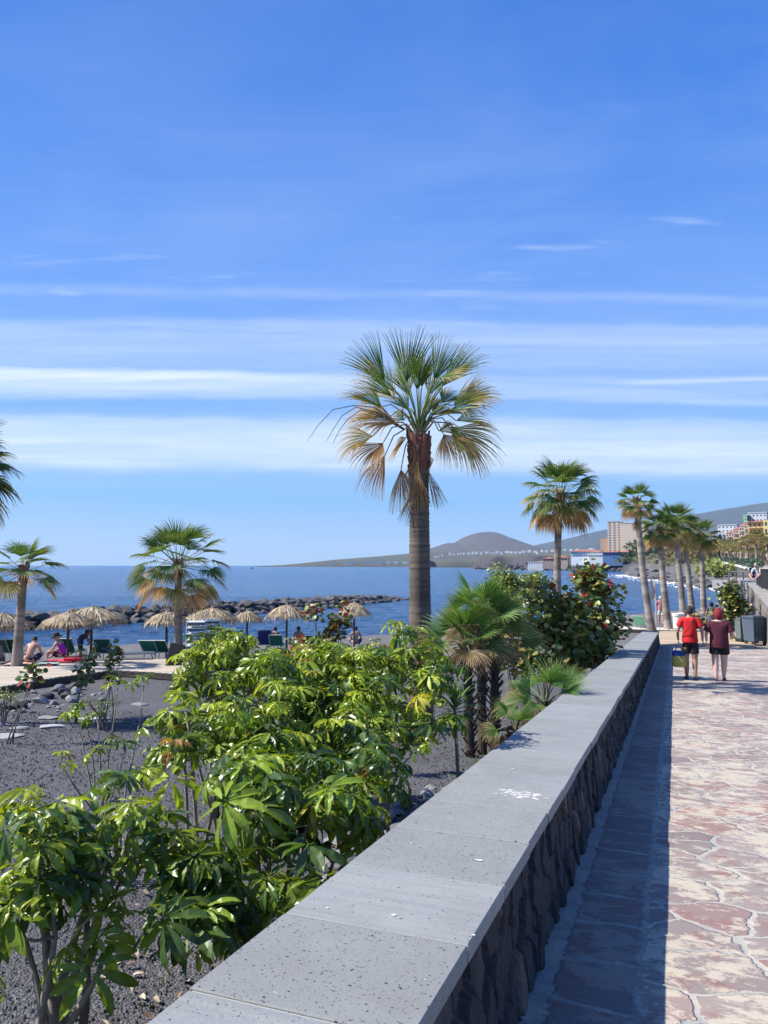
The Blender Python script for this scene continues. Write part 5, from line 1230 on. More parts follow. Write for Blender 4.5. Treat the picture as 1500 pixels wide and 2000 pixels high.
# ------------------------------------------------------------------ sun loungers
def lounger(label, px, D, rz, back, seed, fab=(.015, .11, .085), frame_c=(.72, .72, .70), group='green sun loungers', stripes=False, name='sun_lounger'):
    b = P(px, 1104, D); b.z = gz(b.x, b.y); root = empty(name, b, rz, label, 'sun lounger', group)
    f = MB(); Lx, wd, h = 1.25, .62, .34
    for y in (-wd/2, wd/2): f.tube([(-.0, y, h), (Lx, y, h)], .02, 6, frame_c)
    for x in (0, Lx): f.tube([(x, -wd/2, h), (x, wd/2, h)], .02, 6, frame_c)
    f.build('frame', M['plastic'], root)
    for x, y in ((.12, -wd/2), (.12, wd/2), (Lx-.12, -wd/2), (Lx-.12, wd/2)):
        l = MB(); l.tube([(x, y, h-.01), (x+(.07 if x > .5 else -.07), y, 0)], .018, 6, frame_c); l.build('leg', M['plastic'], root)
    s = MB(); s.box((Lx/2, 0, h+.02), (Lx-.03, wd-.05, .02), 0, fab); s.build('seat', M['cloth'], root)
    k = MB(); L = .72; dx, dz = -math.cos(back)*L, math.sin(back)*L
    for y in (-wd/2, wd/2): k.tube([(0, y, h), (dx, y, h+dz)], .018, 6, frame_c)
    k.tube([(dx, -wd/2, h+dz), (dx, wd/2, h+dz)], .018, 6, frame_c)
    if stripes:
        for i in range(12):
            t = (i+.5)/12; k.bar((dx*t, -wd/2+.02, h+dz*t), (dx*t, wd/2-.02, h+dz*t), L/12*.98, .015, (-dz, 0, -dx), (.75, .75, .74) if i % 2 else (.03, .045, .05))
    else: pass
    bk = k.build('backrest', M['plastic'], root)
    if not stripes: k = MB(); k.bar((0, 0, h+.02), (dx*.97, 0, h+dz*.97), wd-.05, .02, (-math.sin(back), 0, -math.cos(back)), fab); k.build('fabric', M['cloth'], bk)
    pass; return root
PIh = math.pi/2
lounger('dark green lounger at the left edge behind the short palm', 10, 30.5, PIh, .9, 1)
lounger('dark green lounger touching the short palm trunk', 28, 30.6, PIh, .9, 2)
lounger('dark green lounger under the two overlapping parasols', 137, 30.8, PIh, .95, 3)
lounger('dark green lounger with white frame behind the taller seedling', 207, 30.3, PIh+.1, .95, 4)
lounger('low blue-grey lounger lying flat right of the seedling', 240, 30.0, .3, .35, 5, (.06, .08, .11), (.15, .18, .22))
lounger('bright green lounger left of its darker twin near the beach palm', 298, 31.0, PIh-.1, .8, 6, (.03, .25, .17))
lounger('dark green lounger with tall white legs next to the bright green one', 320, 31.0, PIh-.1, .8, 7)
lounger('blue folding beach chair near the water', 517, 36.5, PIh+.3, 1.25, 8, (.02, .035, .22), (.3, .3, .35), None, name='beach_chair')
lounger('green lounger right of the blue chair', 542, 36.0, PIh, .85, 9, (.02, .19, .14))
lounger('green lounger left of the young red sea grape', 610, 36.0, PIh, .8, 10, (.015, .13, .10))
lounger('pale green lounger seen left of the first row palm', 1247, 43, 1.0, .8, 11, (.20, .50, .34), (.45, .6, .5), None)
def stacked(label, px, py, D, seed, n=9):
    """upright pile of striped slatted loungers"""
    rs = random.Random(seed); p = P(px, py, D); b = Vector((p.x, p.y, gz(p.x, p.y))); root = empty('lounger_stack', b, .12, label, 'loungers', 'stacks of folded loungers')
    H = P(px, py-33, D).z-b.z
    for i in range(n):
        z = H*(i+.6)/n; m = MB(); m.box((rs.uniform(-.02, .02), 0, z), (.60, .7, .035), 0, (.62, .62, .60)); m.box((rs.uniform(-.02, .02), 0, z-.048), (.59, .69, .055), 0, (.02, .035, .04))
        m.build('folded_lounger', M['plastic'], root)
    m = MB()
    for x in (-.3, .3):
        for y in (-.3, .3): m.tube([(x, y, 0), (x, y, H)], .02, 6, (.7, .7, .7))
    m.build('leg', M['plastic'], root)
stacked('pile of striped dark and white loungers right behind the beach palm', 384, 1243, 26.5, 1)
stacked('pile of striped loungers half hidden by the umbrella shrub', 411, 1240, 27.5, 2, 8)
def board_sign():
    p = P(336, 1268, 26.6); b = Vector((p.x, p.y, gz(p.x, p.y))); root = empty('easel_board', b, .5, 'dark folded board leaning beside the beach palm', 'board'); m = MB()
    m.bar((0, 0, 0), (.22, .0, .95), .55, .04, (0, 1, 0), (.04, .045, .05)); m.build('panel', M['plastic'], root); m = MB(); m.bar((.5, .1, 0), (.22, 0, .9), .04, .03, (0, 1, 0), (.3, .3, .3)); m.build('strut', M['plastic'], root)
board_sign()

# ------------------------------------------------------------------ right-hand side: retaining wall, railing, bins, tub, banner
def rubble_wall(name, label, pts, h0, h1, th, seed):
    """stone wall along a line given in (s, X) wall coordinates; rough displaced faces"""
    root = empty(name, (0, 0, 0), 0, label, 'wall'); mb = MB(); rs = random.Random(seed)
    (s0, x0), (s1, x1) = pts; a, b = W(s0, x0), W(s1, x1); zb = a.z-.1; d = (b-a); d.z = 0; L = d.length; d.normalize(); n = Vector((d.y, -d.x, 0))
    N, K = 90, 26
    for side in (-1, 1):
        V = []; C = []
        for i in range(N+1):
            for j in range(K+1):
                u, v = L*i/N, j/K; hh = (h0+(h1-h0)*i/N)*v; e = fbm(np.array([u*2.2+seed]), np.array([hh*2.6]), 3)[0]-.5; e2 = vnoise(np.array([u*5.]), np.array([hh*5.+seed]))[0]
                p = a+d*u+n*side*(th/2*(1-.12*v)+e*.16); V.append((p.x, p.y, zb+hh)); k = .6+.8*e2; C.append((.17*k, .155*k, .14*k))
        f = grid_faces(K+1, N+1); mb.quads(V, f if side > 0 else f[:, ::-1], C)
    t0 = [a+n*th*.56, a-n*th*.56, b-n*th*.56, b+n*th*.56]; mb.add([(p.x, p.y, zb+(h0 if i < 2 else h1)) for i, p in enumerate(t0)]+[(p.x, p.y, zb+(h0 if i < 2 else h1)+.07) for i, p in enumerate(t0)], [(0, 1, 2, 3), (7, 6, 5, 4), (0, 4, 5, 1), (1, 5, 6, 2), (2, 6, 7, 3), (3, 7, 4, 0)], (.30, .28, .26))
    e = [a+n*th*.5, a-n*th*.5]; mb.add([(e[0].x, e[0].y, zb), (e[1].x, e[1].y, zb), (e[1].x, e[1].y, zb+h0), (e[0].x, e[0].y, zb+h0)], [(0, 1, 2, 3)], (.15, .14, .13))
    mb.build('stonework', M['bigrock'], root, smooth=False)
rubble_wall('retaining_wall', 'rough grey stone retaining wall behind the bins, carrying the railing', ((35.6, 3.95), (48, 4.2)), 1.75, 2.5, .5, 3)
def terrace():
    mb = MB(); z = W(36, 0).z+2.3
    q = [W(s, X) for s, X in ((37.5, 4.4), (80, 5.0), (80, 12), (37.5, 12))]
    mb.add([(p.x, p.y, z) for p in q]+[(p.x, p.y, z-4) for p in q], [(0, 1, 2, 3)[::-1], (0, 4, 5, 1), (0, 3, 7, 4)], (.26, .24, .22)); o = mb.build('terrace', M['plaster']); tag(o, kind='structure'); return z
zt = terrace()
def railing():
    root = empty('railing', (0, 0, 0), 0, 'dark post railing on top of the right-hand stone wall', 'railing'); ss = [37.5+i*1.15 for i in range(9)]
    for s in ss:
        p = W(s, 4.30); m = MB(); m.box((p.x, p.y, zt+.50), (.14, .14, 1.0), -AZ, (.045, .045, .05)); m.build('post', M['attr'], root)
    for h in (.98,):
        a, b = W(ss[0]-.1, 4.30), W(ss[-1]+.1, 4.30); m = MB(); m.bar((a.x, a.y, zt+h+.045), (b.x, b.y, zt+h+.045), .2, .06, col=(.38, .36, .34)); m.build('top_rail', M['attr'], root)
railing()
def pier():
    root = empty('viewing_platform', (0, 0, 0), 0, 'grey viewing platform with thin rails above the stony shore', 'platform'); D = 62
    a, b = P(1424, 1134, D), P(1466, 1136, D); m = MB(); m.box(((a.x+b.x)/2, D+1.5, a.z-.35), ((b-a).length, 3.4, .7), 0, (.25, .25, .26)); m.build('deck_slab', M['plaster'], root)
    m = MB(); m.box(((a.x+b.x)/2+.3, D+1.5, a.z-2.0), ((b-a).length*.8, 2.6, 2.8), 0, (.10, .10, .105)); m.build('support_wall', M['plaster'], root)
    for i in range(4):
        x = a.x+(b.x-a.x)*i/3; m = MB(); m.tube([(x, D, a.z), (x, D, a.z+.72)], .04, 6, (.12, .13, .15)); m.build('post', M['attr'], root)
    for h in (.36, .72): m = MB(); m.tube([(a.x, D, a.z+h), (b.x, D, a.z+h)], .035, 6, (.30, .31, .33)); m.build('rail', M['attr'], root)
pier()
def bin_(label, px, D, w_, h, col, group=None, lidc=None, deep=.8):
    b = P(px, 1104, D); b.z = W(36, 0).z; root = empty('wheelie_bin', b, .25, label, 'waste bin', group)
    m = MB(); N = 8; vs = []
    m.box((0, 0, .12+(h-.12)/2), (w_*.82, deep*.8, h-.2), 0, col, taper=1.16)
    m.box((0, -deep*.42, h-.16), (w_*.9, .05, .10), 0, [c*.8 for c in col])
    for i in range(4): m.box((-w_*.3+i*w_*.2, -deep*.435, h*.55), (.03, .03, h*.6), 0, [c*.85 for c in col])
    m.build('body', M['plastic'], root); lc = lidc or [c*.75 for c in col]
    m = MB(); m.box((0, 0, h-.02), (w_*1.02, deep*.98, .05), 0, lc); m.box((0, 0, h+.03), (w_*.8, deep*.7, .05), 0, lc, taper=.9); ld = m.build('lid', M['plastic'], root)
    m = MB(); m.tube([(-w_*.3, -deep*.5, h-.01), (-w_*.3, -deep*.56, h-.02), (w_*.3, -deep*.56, h-.02), (w_*.3, -deep*.5, h-.01)], .015, 6, (.03, .03, .03)); m.build('handle', M['plastic'], ld)
    for x in (-w_*.36, w_*.36):
        for y in (-deep*.3, deep*.3):
            m = MB(); m.tube([(x-.03, y, .09), (x+.03, y, .09)], .09, 12, (.02, .02, .022)); m.build('wheel', M['plastic'], root)
bin_('big blue-grey wheeled rubbish container by the right-hand stone wall', 1470, 34.2, .78, 1.20, (.075, .10, .135))
bin_('narrow green-grey bin standing left of the big container', 1444, 35.2, .42, 1.05, (.11, .14, .135), deep=.4)
def tub():
    b = P(1322, 1104, 42.5); b.z = zl+.02; root = empty('planter_tub', b, 0, 'round cream-white tub with a thick rim at the foot of the palms', 'planter'); m = MB()
    m.lathe([(.26, 0), (.29, .66), (.33, .68), (.34, .80), (.31, .82), (.29, .72), (.0, .70)], n=28, col=(.70, .68, .62)); m.build('pot', M['plastic'], root, smooth=False)
tub()
sea_grape('small orange-tipped plant growing beside the white tub behind the man in red', ground_pt(1357, 43.5), [E(1358, 1212, 43.5, .45, .4, .42)], 60, 47, L=.2, red=.35, group=None, name='tub_plant', cat='plant')
def banner():
    b = P(1279, 1104, 41.3); b.z = gz(b.x, b.y); root = empty('feather_banner', b, 0, 'tall faded beige banner on a thin pole next to the first row palm', 'banner'); m = MB()
    H = P(1270, 1134, 41.3).z-b.z; h0 = P(1270, 1172, 41.3).z-b.z
    m.tube([(0, 0, 0), (-.02, 0, H)], .022, 7, (.45, .45, .46)); m.build('pole', M['attr'], root)
    m = MB(); vs = []
    for i in range(9):
        z = h0+(H-h0)*i/8; w_ = .22+.02*math.sin(i); o_ = .03*math.sin(i*.9); vs += [(-.02, o_, z), (-.02-w_/2, o_+.03, z), (-.02-w_, o_, z)]
    m.add(vs, [(i*3+j, i*3+j+1, i*3+j+4, i*3+j+3) for i in range(8) for j in range(2)], (.50, .42, .37)); f = m.build('flag', M['cloth'], root)
banner()
# ------------------------------------------------------------------ people
def skin_mesh(chains, sub=2):
    """chains: list of [(point, (rx, ry)), ...]; equal points are welded; first point of the first chain is the root"""
    pts = []; rad = []; edges = []; key = {}
    for ch in chains:
        prev = None
        for p, r in ch:
            k = tuple(round(c, 4) for c in p)
            if k not in key: key[k] = len(pts); pts.append(tuple(p)); rad.append(r if isinstance(r, tuple) else (r, r))
            i = key[k]
            if prev is not None and prev != i: edges.append((prev, i))
            prev = i
    me = bpy.data.meshes.new('tmp'); me.from_pydata(pts, edges, []); ob = bpy.data.objects.new('tmp', me); COL.objects.link(ob)
    ob.modifiers.new('skin', 'SKIN'); sv = me.skin_vertices[0].data
    for i, r in enumerate(rad): sv[i].radius = r; sv[i].use_root = (i == 0)
    ob.modifiers['skin'].branch_smoothing = .3
    m = ob.modifiers.new('s', 'SUBSURF'); m.levels = sub; m.render_levels = sub
    bpy.context.view_layer.update(); dg = bpy.context.evaluated_depsgraph_get(); ev = ob.evaluated_get(dg); em = ev.to_mesh()
    V = [tuple(v.co) for v in em.vertices]; Fs = [tuple(p.vertices) for p in em.polygons]; ev.to_mesh_clear()
    bpy.data.objects.remove(ob); bpy.data.meshes.remove(me); return V, Fs
def V3(*a): return Vector(a)
def hand_chains(wrist, d, pal, k=1.0, curl=.5, thumb=1):
    """palm with four unequal fingers and a thumb; d = direction of the hand, pal = palm normal"""
    d = Vector(d).normalized(); pal = Vector(pal); pal = (pal-d*pal.dot(d)).normalized(); sd = d.cross(pal); w_ = Vector(wrist)
    out = []; pc = w_+d*.045*k
    palm = [(w_, (.022*k, .018*k)), (pc, (.036*k, .017*k)), (w_+d*.085*k, (.036*k, .014*k))]
    for i, L in enumerate((.070, .080, .075, .058)):
        o_ = sd*(.028-.0185*i)*k; p = w_+d*.075*k+o_; ch = [(p, .0085*k)]; dd = d.copy()
        for j, f in enumerate((.42, .33, .25)):
            dd = (dd+pal*curl*(.35+.25*j)).normalized(); p = p+dd*L*f*k; ch.append((p, (.0085-.001*j)*k))
        out.append(ch)
    p = w_+d*.03*k+sd*.026*k*thumb; a = (d*.6+sd*thumb*.8+pal*.3).normalized(); b_ = (d+pal*.4).normalized()
    out.append([(p, .011*k), (p+a*.035*k, .010*k), (p+a*.035*k+b_*.028*k, .0085*k)])
    return palm, out
def face_head(c, fwd, k=1.0, tilt=0.0):
    """head with brow, eye sockets, nose, lips, chin, ears"""
    mb = MB(); f = Vector(fwd); f.z = 0; f.normalize(); r_ = Vector((f.y, -f.x, 0)); u = Vector((0, 0, 1)); f = (f*math.cos(tilt)+u*math.sin(tilt)); u = r_.cross(f); n, m_ = 20, 16; vs = []; fs = []
    for i in range(m_+1):
        th = math.pi*i/m_
        for j in range(n):
            ph = 2*math.pi*j/n; x = math.sin(th)*math.sin(ph); y = math.sin(th)*math.cos(ph); z = math.cos(th)
            X = x*.082*(1-.22*max(0, -z)); Y = y*.100*(1-.10*max(0, -z)); Z = z*.122
            if y > .5:                   # face relief
                g = lambda a, b, s1, s2: math.exp(-((x-a)/s1)**2-((z-b)/s2)**2)
                Y += .026*g(0, -.12, .16, .16)+.010*g(0, -.50, .25, .10)+.010*g(0, -.86, .3, .12)-.012*g(.38, .08, .2, .13)-.012*g(-.38, .08, .2, .13)+.006*g(0, .25, .6, .1)
            vs.append(Vector(c)+(r_*X+f*Y+u*Z)*k)
    for i in range(m_):
        for j in range(n): fs.append((i*n+j, i*n+(j+1) % n, (i+1)*n+(j+1) % n, (i+1)*n+j)[::-1])
    return vs, fs, r_, f, u
def person(name, label, loc, rz, J, clothes, skin=(.45, .26, .19), k=1.0, hair=None, fwd=(0, 1, 0), girth=1.0, hands=True, cat='person', hand_pal=((1, 0, 0), (-1, 0, 0)), curl=(.6, .6), tilt=0.0, leg=1.0):
    """J: joint name -> local point. The body is one mesh; clothes and hair are children."""
    root = empty(name, loc, rz, label, cat); g = girth
    j = {a: Vector(b) for a, b in J.items()}
    chains = [[(j['pelvis'], (.135*g, .10*g)), (j['waist'], (.115*g, .085*g)), (j['chest'], (.145*g, .10*g)), (j['collar'], (.10, .07)), (j['neck'], (.052, .052)), (j['skull'], (.055, .06))]]
    for s in ('l', 'r'):
        chains.append([(j['collar'], (.10, .07)), (j['shoulder_'+s], (.056*g, .056*g)), (j['elbow_'+s], (.042, .040)), (j['wrist_'+s], (.027, .024))])
        hp = j['pelvis'].lerp(j['hip_'+s], .999)
        chains.append([(j['pelvis'], (.135*g, .10*g)), (hp, (.092*g, .095*g)), (hp.lerp(j['knee_'+s], .55), (.078*leg, .08*leg)), (j['knee_'+s], (.056*leg, .058*leg)), (j['knee_'+s].lerp(j['ankle_'+s], .35), (.056*leg, .060*leg)), (j['ankle_'+s], (.036, .040)),
                       (j['ankle_'+s].lerp(j['toe_'+s], .25)-V3(0, 0, .02), (.036, .032)), (j['toe_'+s], (.038, .020))])
    mb = MB(); v, f = skin_mesh(chains, 2); mb.add(v, f, skin)
    if hands:
        for i, s in enumerate(('l', 'r')):
            d = (j['wrist_'+s]-j['elbow_'+s]).normalized(); hd = j.get('hand_'+s); d = (Vector(hd)-j['wrist_'+s]).normalized() if hd is not None else d
            pc, fc = hand_chains(j['wrist_'+s], d, hand_pal[i], 1.05, curl[i], -1 if s == 'r' else 1)
            for ch in [pc]+fc: v, f = skin_mesh([ch], 1); mb.add(v, f, skin)
    hv, hf, r_, ff, uu = face_head(j['head'], fwd, 1.0, tilt); mb.add(hv, hf, skin); hc = j['head']
    for s in (-1, 1):
        ec = hc+r_*s*.077-ff*.005-uu*.005; mb.tube([ec-uu*.028, ec-uu*.01+r_*s*.008, ec+uu*.015+r_*s*.012, ec+uu*.03], [.006, .012, .015, .006], 6, [c*.9 for c in skin])
        e = hc+r_*s*.030+ff*.080+uu*.010; mb.tube([e-ff*.004, e+ff*.004], [.011, .006], 8, (.7, .68, .65)); mb.tube([e+ff*.002, e+ff*.006], [.005, .003], 6, (.03, .02, .015))
    mb.tube([hc-r_*.024+ff*.090-uu*.056, hc+ff*.097-uu*.054, hc+r_*.024+ff*.090-uu*.056], [.003, .006, .003], 6, (.35, .12, .10))
    mb.build('body', M['skin'], root, smooth=True)
    for cname, ch, col, open_ in clothes:
        m = MB(); CH = []
        for c in ch:
            c = [(Vector(j.get(a, a)) if isinstance(a, str) else Vector(a), r) for a, r in c]
            if len(c) > 1:
                p1, p2 = c[-2][0], c[-1][0]; c.insert(-1, (p2+(p1-p2).normalized()*.018, c[-1][1]))
                if c is not None and ch.index(ch[0]) == 0 and not CH: p1, p2 = c[1][0], c[0][0]; c.insert(1, (p2+(p1-p2).normalized()*.018, c[0][1]))
            CH.append(c)
        v, f = skin_mesh(CH, 2); m.add(v, f, col)
        # cloth gathers: displace along a noise field
        vv = []
        for p in m.v: q = Vector(p); nz = noise.noise(Vector((q.x*9, q.y*9, q.z*5)))*.016+noise.noise(q*20)*.006; vv.append(tuple(q+Vector((nz, nz*.8, nz*.5))))
        m.v = vv; m.build(cname, M['cloth'], root, smooth=True)
    return root, j, hc, r_, ff, uu
def hair_cap(root, hc, r_, ff, uu, col, size=1.06, back=.5, down=.35, puff=0.0, name='hair', seed=1):
    """shell over the crown and the back of the head, lumpy in locks"""
    n, m_ = 26, 14; vs = []; fs = []; off = Vector((seed*3.1, 0, 0))
    for i in range(m_+1):
        for k in range(n):
            ph = 2*math.pi*k/n; yb = math.cos(ph); lim = math.pi*(.36+down*(1-yb)/2*1.0)   # lower behind than in front
            th = lim*i/m_; x = math.sin(th)*math.sin(ph); y = math.sin(th)*yb; z = math.cos(th); d = Vector((x, y, z))
            s = size+puff*(1 if z < .6 else .7)+.035*noise.noise(d*5+off)+.02*noise.noise(Vector((ph*5, z*1.5, seed)))
            vs.append(hc+r_*x*.086*s+ff*(y*.104*s-.004)+uu*(z*.127*s+.004))
    for i in range(m_):
        for k in range(n): fs.append((i*n+k, i*n+(k+1) % n, (i+1)*n+(k+1) % n, (i+1)*n+k)[::-1])
    mb = MB(); mb.add(vs, fs, col); mb.build(name, M['cloth'], root, smooth=True)
def stand(h=1.69, lhand=None, rhand=None, stride=.12, sway=0.0, wide=1.0, lknee=0.0):
    k = h/1.72; s = .185*wide
    J = dict(pelvis=(0, 0, .93), waist=(0, -.005, 1.08), chest=(0, -.015, 1.28), collar=(0, -.015, 1.43), neck=(0, .0, 1.50), skull=(0, .015, 1.58), head=(0, .02, 1.605),
             shoulder_l=(-s, -.015, 1.40), shoulder_r=(s, -.015, 1.40), elbow_l=(-s-.07, -.03, 1.13), elbow_r=(s+.07, -.03, 1.13), wrist_l=(-s-.08, .04, .88), wrist_r=(s+.08, .04, .88),
             hip_l=(-.09*wide, 0, .88), hip_r=(.09*wide, 0, .88), knee_l=(-.095*wide, .02+stride*.3, .49), knee_r=(.095*wide, .03-stride*.1, .49),
             ankle_l=(-.09, stride*.9, .085), ankle_r=(.09, -stride*.9, .10), toe_l=(-.105, stride*.9+.15, .03), toe_r=(.105, -stride*.9+.14, .025))
    if lhand: J.update(lhand)
    if rhand: J.update(rhand)
    return {a: Vector(b)*k for a, b in J.items()}
def tee(g, col, sleeve=.55, hem=.0, J=None, loose=1.0):
    sl = lambda s: J['shoulder_'+s].lerp(J['elbow_'+s], sleeve)
    base = J['pelvis']+V3(0, 0, -.03-hem)
    return ('shirt', [[(base, (.178*g*loose, .138*g*loose)), ('pelvis', (.176*g*loose, .136*g*loose)), ('waist', (.168*g*loose, .13*g*loose)), ('chest', (.182*g, .135*g)), (J['collar']-V3(0, 0, .015), (.115, .085)), (J['neck']-V3(0, 0, .035), (.064, .062))],
                      [(J['collar']-V3(0, 0, .015), (.115, .085)), ('shoulder_l', (.078*g, .076*g)), (sl('l'), (.082*g, .078*g))], [(J['collar']-V3(0, 0, .015), (.115, .085)), ('shoulder_r', (.078*g, .076*g)), (sl('r'), (.082*g, .078*g))]], col, True)
def shorts(g, col, J, down=.75, name='shorts', flare=1.0):
    lg = lambda s, t: J['hip_'+s].lerp(J['knee_'+s], t)
    return (name, [[(J['pelvis']+V3(0, 0, .08), (.150*g, .112*g)), ('pelvis', (.158*g, .122*g))]]+[[('pelvis', (.158*g, .122*g)), (lg(s, .10), (.096*g, .115*g)), (lg(s, down*.5), (.092*flare*g, .108*flare*g)), (lg(s, down), (.090*flare*g, .106*flare*g))] for s in 'lr'], col, True)
def sandals(root, J, col=(.03, .022, .018)):
    for s in 'lr':
        m = MB(); a, t = J['ankle_'+s], J['toe_'+s]; d = (t-a); d.z = 0; d.normalize(); c = a.lerp(t, .45); z = max(min(a.z, t.z+.06)-.075, .012); sx = Vector((-d.y, d.x, 0))
        out = [(-.13, .030), (-.10, .036), (0, .034), (.08, .044), (.12, .034), (.14, .012)]
        top = [c+d*u+sx*w_ for u, w_ in out]+[c+d*u-sx*w_ for u, w_ in reversed(out)]; n = len(top)
        m.add([(p.x, p.y, z-.012) for p in top]+[(p.x, p.y, z+.008) for p in top], [tuple(range(n-1, -1, -1)), tuple(range(n, 2*n))]+[(i, (i+1) % n, n+(i+1) % n, n+i) for i in range(n)], col)
        m.tube([c+d*.05+sx*.045+V3(0, 0, z-c.z), c+d*.04+V3(0, 0, z+.060-c.z), c+d*.05-sx*.045+V3(0, 0, z-c.z)], .009, 6, col)
        m.build('sandal', M['plastic'], root)
walk = -AZ
pm = P(1350, 1327, 18.15); gm = W(pm.x*WD.x+pm.y*WD.y, pm.x*WL.x+pm.y*WL.y)
pw = P(1407, 1329, 18.05); gw = W(pw.x*WD.x+pw.y*WD.y, pw.x*WL.x+pw.y*WL.y)
sep = (gw-gm).length
inv = Matrix.Rotation(AZ, 3, 'Z')
# the joined hands, halfway between the two
mid = (gm+gw)/2+V3(0, 0, .80); hm = inv@(mid-gm); hw = inv@(mid-gw)
J = stand(1.70, stride=.10, lhand=dict(elbow_l=(-.275, -.05, 1.14), wrist_l=(-.262, .02, .90)), rhand=dict(elbow_r=(.27, -.03, 1.13)))
J['wrist_r'] = hm+V3(-.045, 0, .085); J['hand_r'] = hm+V3(.02, 0, -.02); J['hand_l'] = J['wrist_l']+V3(.02, .01, -.1)
r1 = person('person', 'man walking away in a bright red T-shirt and black shorts, holding hands', gm, walk, J, [tee(1.04, (.62, .012, .014), .60, .03, J), shorts(1.0, (.010, .010, .012), J, .70)], skin=(.36, .20, .14), curl=(1.1, .9), hand_pal=((1, 0, 0), (0, 1, 0)), leg=1.12)
hair_cap(r1[0], *r1[2:], (.035, .028, .025), 1.04, down=.30, seed=2); sandals(r1[0], J)
m = MB(); st = [J['shoulder_r']+V3(-.09, -.08, .06), V3(.02, -.165, 1.28), V3(-.10, -.165, 1.12), V3(-.18, -.06, .98)]
m.tube(st, .010, 5, (.05, .01, .012)); m.build('strap', M['cloth'], r1[0])
J = stand(1.63, stride=-.11, wide=1.08, lhand=dict(elbow_l=(-.30, -.03, 1.12)), rhand=dict(elbow_r=(.31, -.04, 1.13), wrist_r=(.30, .16, 1.06)))
J['wrist_l'] = hw+V3(.045, 0, .085); J['hand_l'] = hw+V3(-.02, 0, -.02)
r2 = person('person', 'woman walking away in a maroon T-shirt and black shorts, with red bobbed hair', gw, walk, J, [tee(1.22, (.075, .008, .022), .78, .10, J, 1.06), shorts(1.16, (.009, .009, .011), J, .62, flare=1.12)], skin=(.62, .40, .33), girth=1.16, curl=(.9, .5), hand_pal=((0, 1, 0), (0, 0, -1)), leg=1.28)
hair_cap(r2[0], *r2[2:], (.20, .012, .022), 1.16, down=.46, puff=.10, seed=5); sandals(r2[0], J, (.05, .03, .025))
def bag():
    g = P(1324, 1313, 18.0); J0 = Matrix.Rotation(-AZ, 3, 'Z')@(stand(1.70)['wrist_l']*0+V3(-.262, .02, .90)*1.70/1.72)+gm
    root = empty('beach_bag', (J0.x, J0.y, J0.z-.60), -AZ, 'woven yellow-green beach bag with a blue top band, held by the man in red', 'bag')
    def ring(z, rx, ry, n=28): return [(rx*math.copysign(abs(math.cos(t))**.7, math.cos(t)), ry*math.copysign(abs(math.sin(t))**.7, math.sin(t)), z) for t in [2*math.pi*i/n for i in range(n)]]
    def shell(rs_, col, name, mt):
        m = MB(); n = 28; vs = [p for r in rs_ for p in ring(*r)]; cs = []
        for q in vs: k = 1+.25*math.sin(q[2]*160)*math.sin(math.atan2(q[1], q[0])*16); cs.append(tuple(c*k for c in col))
        m.add(vs, [(i*n+j, i*n+(j+1) % n, (i+1)*n+(j+1) % n, (i+1)*n+j) for i in range(len(rs_)-1) for j in range(n)]+[tuple(range(n-1, -1, -1))], cs); m.build(name, mt, root)
    shell([(0, .135, .085), (.012, .155, .10), (.10, .165, .11), (.20, .155, .105), (.26, .145, .095)], (.46, .40, .10), 'basket', M['cloth'])
    shell([(.258, .150, .100), (.30, .150, .098), (.36, .140, .085), (.37, .12, .06)], (.02, .06, .24), 'band', M['cloth'])
    for y in (-.035, .035):
        m = MB(); m.tube([(-.09, y, .34), (-.05, y*.8, .43), (0, y*.3, .50), (.05, y*.8, .43), (.09, y, .34)], .011, 6, (.02, .05, .20)); m.build('handle', M['cloth'], root)
bag()
# distant walkers
p = P(1288, 1104, 45.5); b = V3(p.x, p.y, zl+.02)
J = stand(1.60, stride=.16, lhand=dict(elbow_l=(-.26, .02, 1.12), wrist_l=(-.25, .14, .90)))
r = person('person', 'older man walking toward the camera in a pink shirt and white shorts between the palms', b, math.pi-.15, J, [tee(1.05, (.42, .16, .17), .6, .02, J), shorts(1.0, (.66, .62, .56), J, .85)], skin=(.50, .30, .23), curl=(.6, .6)); hair_cap(r[0], *r[2:], (.55, .53, .50), 1.02, down=.2, seed=7); sandals(r[0], J)
o = b+Matrix.Rotation(math.pi-.15, 3, 'Z')@V3(-.30, .05, .55); m = MB(); m.box((0, 0, 0), (.26, .12, .34), 0, (.02, .025, .04), taper=.8); m.tube([(-.08, 0, .16), (0, 0, .32), (.08, 0, .16)], .01, 5, (.02, .02, .03)); q = m.build('shoulder_bag', M['cloth'], loc=o); tag(q, 'dark bag carried by the older man in the pink shirt', 'bag')
p = P(1387, 1104, 38.5); b = V3(p.x, p.y, zl+.03)
J = stand(1.58, stride=.1); hemz = V3(0, 0, .42)
r = person('person', 'person in a dark patterned dress walking ahead, half hidden by the woman in maroon', b, walk, J, [('dress', [[(hemz, (.20, .17)), (V3(0, 0, .70), (.19, .16)), ('pelvis', (.17, .135)), ('waist', (.14, .11)), ('chest', (.165, .12)), (J['collar']-V3(0, 0, .015), (.11, .08))],
            [(J['collar']-V3(0, 0, .015), (.11, .08)), ('shoulder_l', (.07, .07)), (J['shoulder_l'].lerp(J['elbow_l'], .5), (.07, .07))], [(J['collar']-V3(0, 0, .015), (.11, .08)), ('shoulder_r', (.07, .07)), (J['shoulder_r'].lerp(J['elbow_r'], .5), (.07, .07))]], (.06, .065, .12), True)], skin=(.35, .2, .15)); hair_cap(r[0], *r[2:], (.012, .01, .01), 1.15, down=.42, puff=.06, seed=9); sandals(r[0], J)
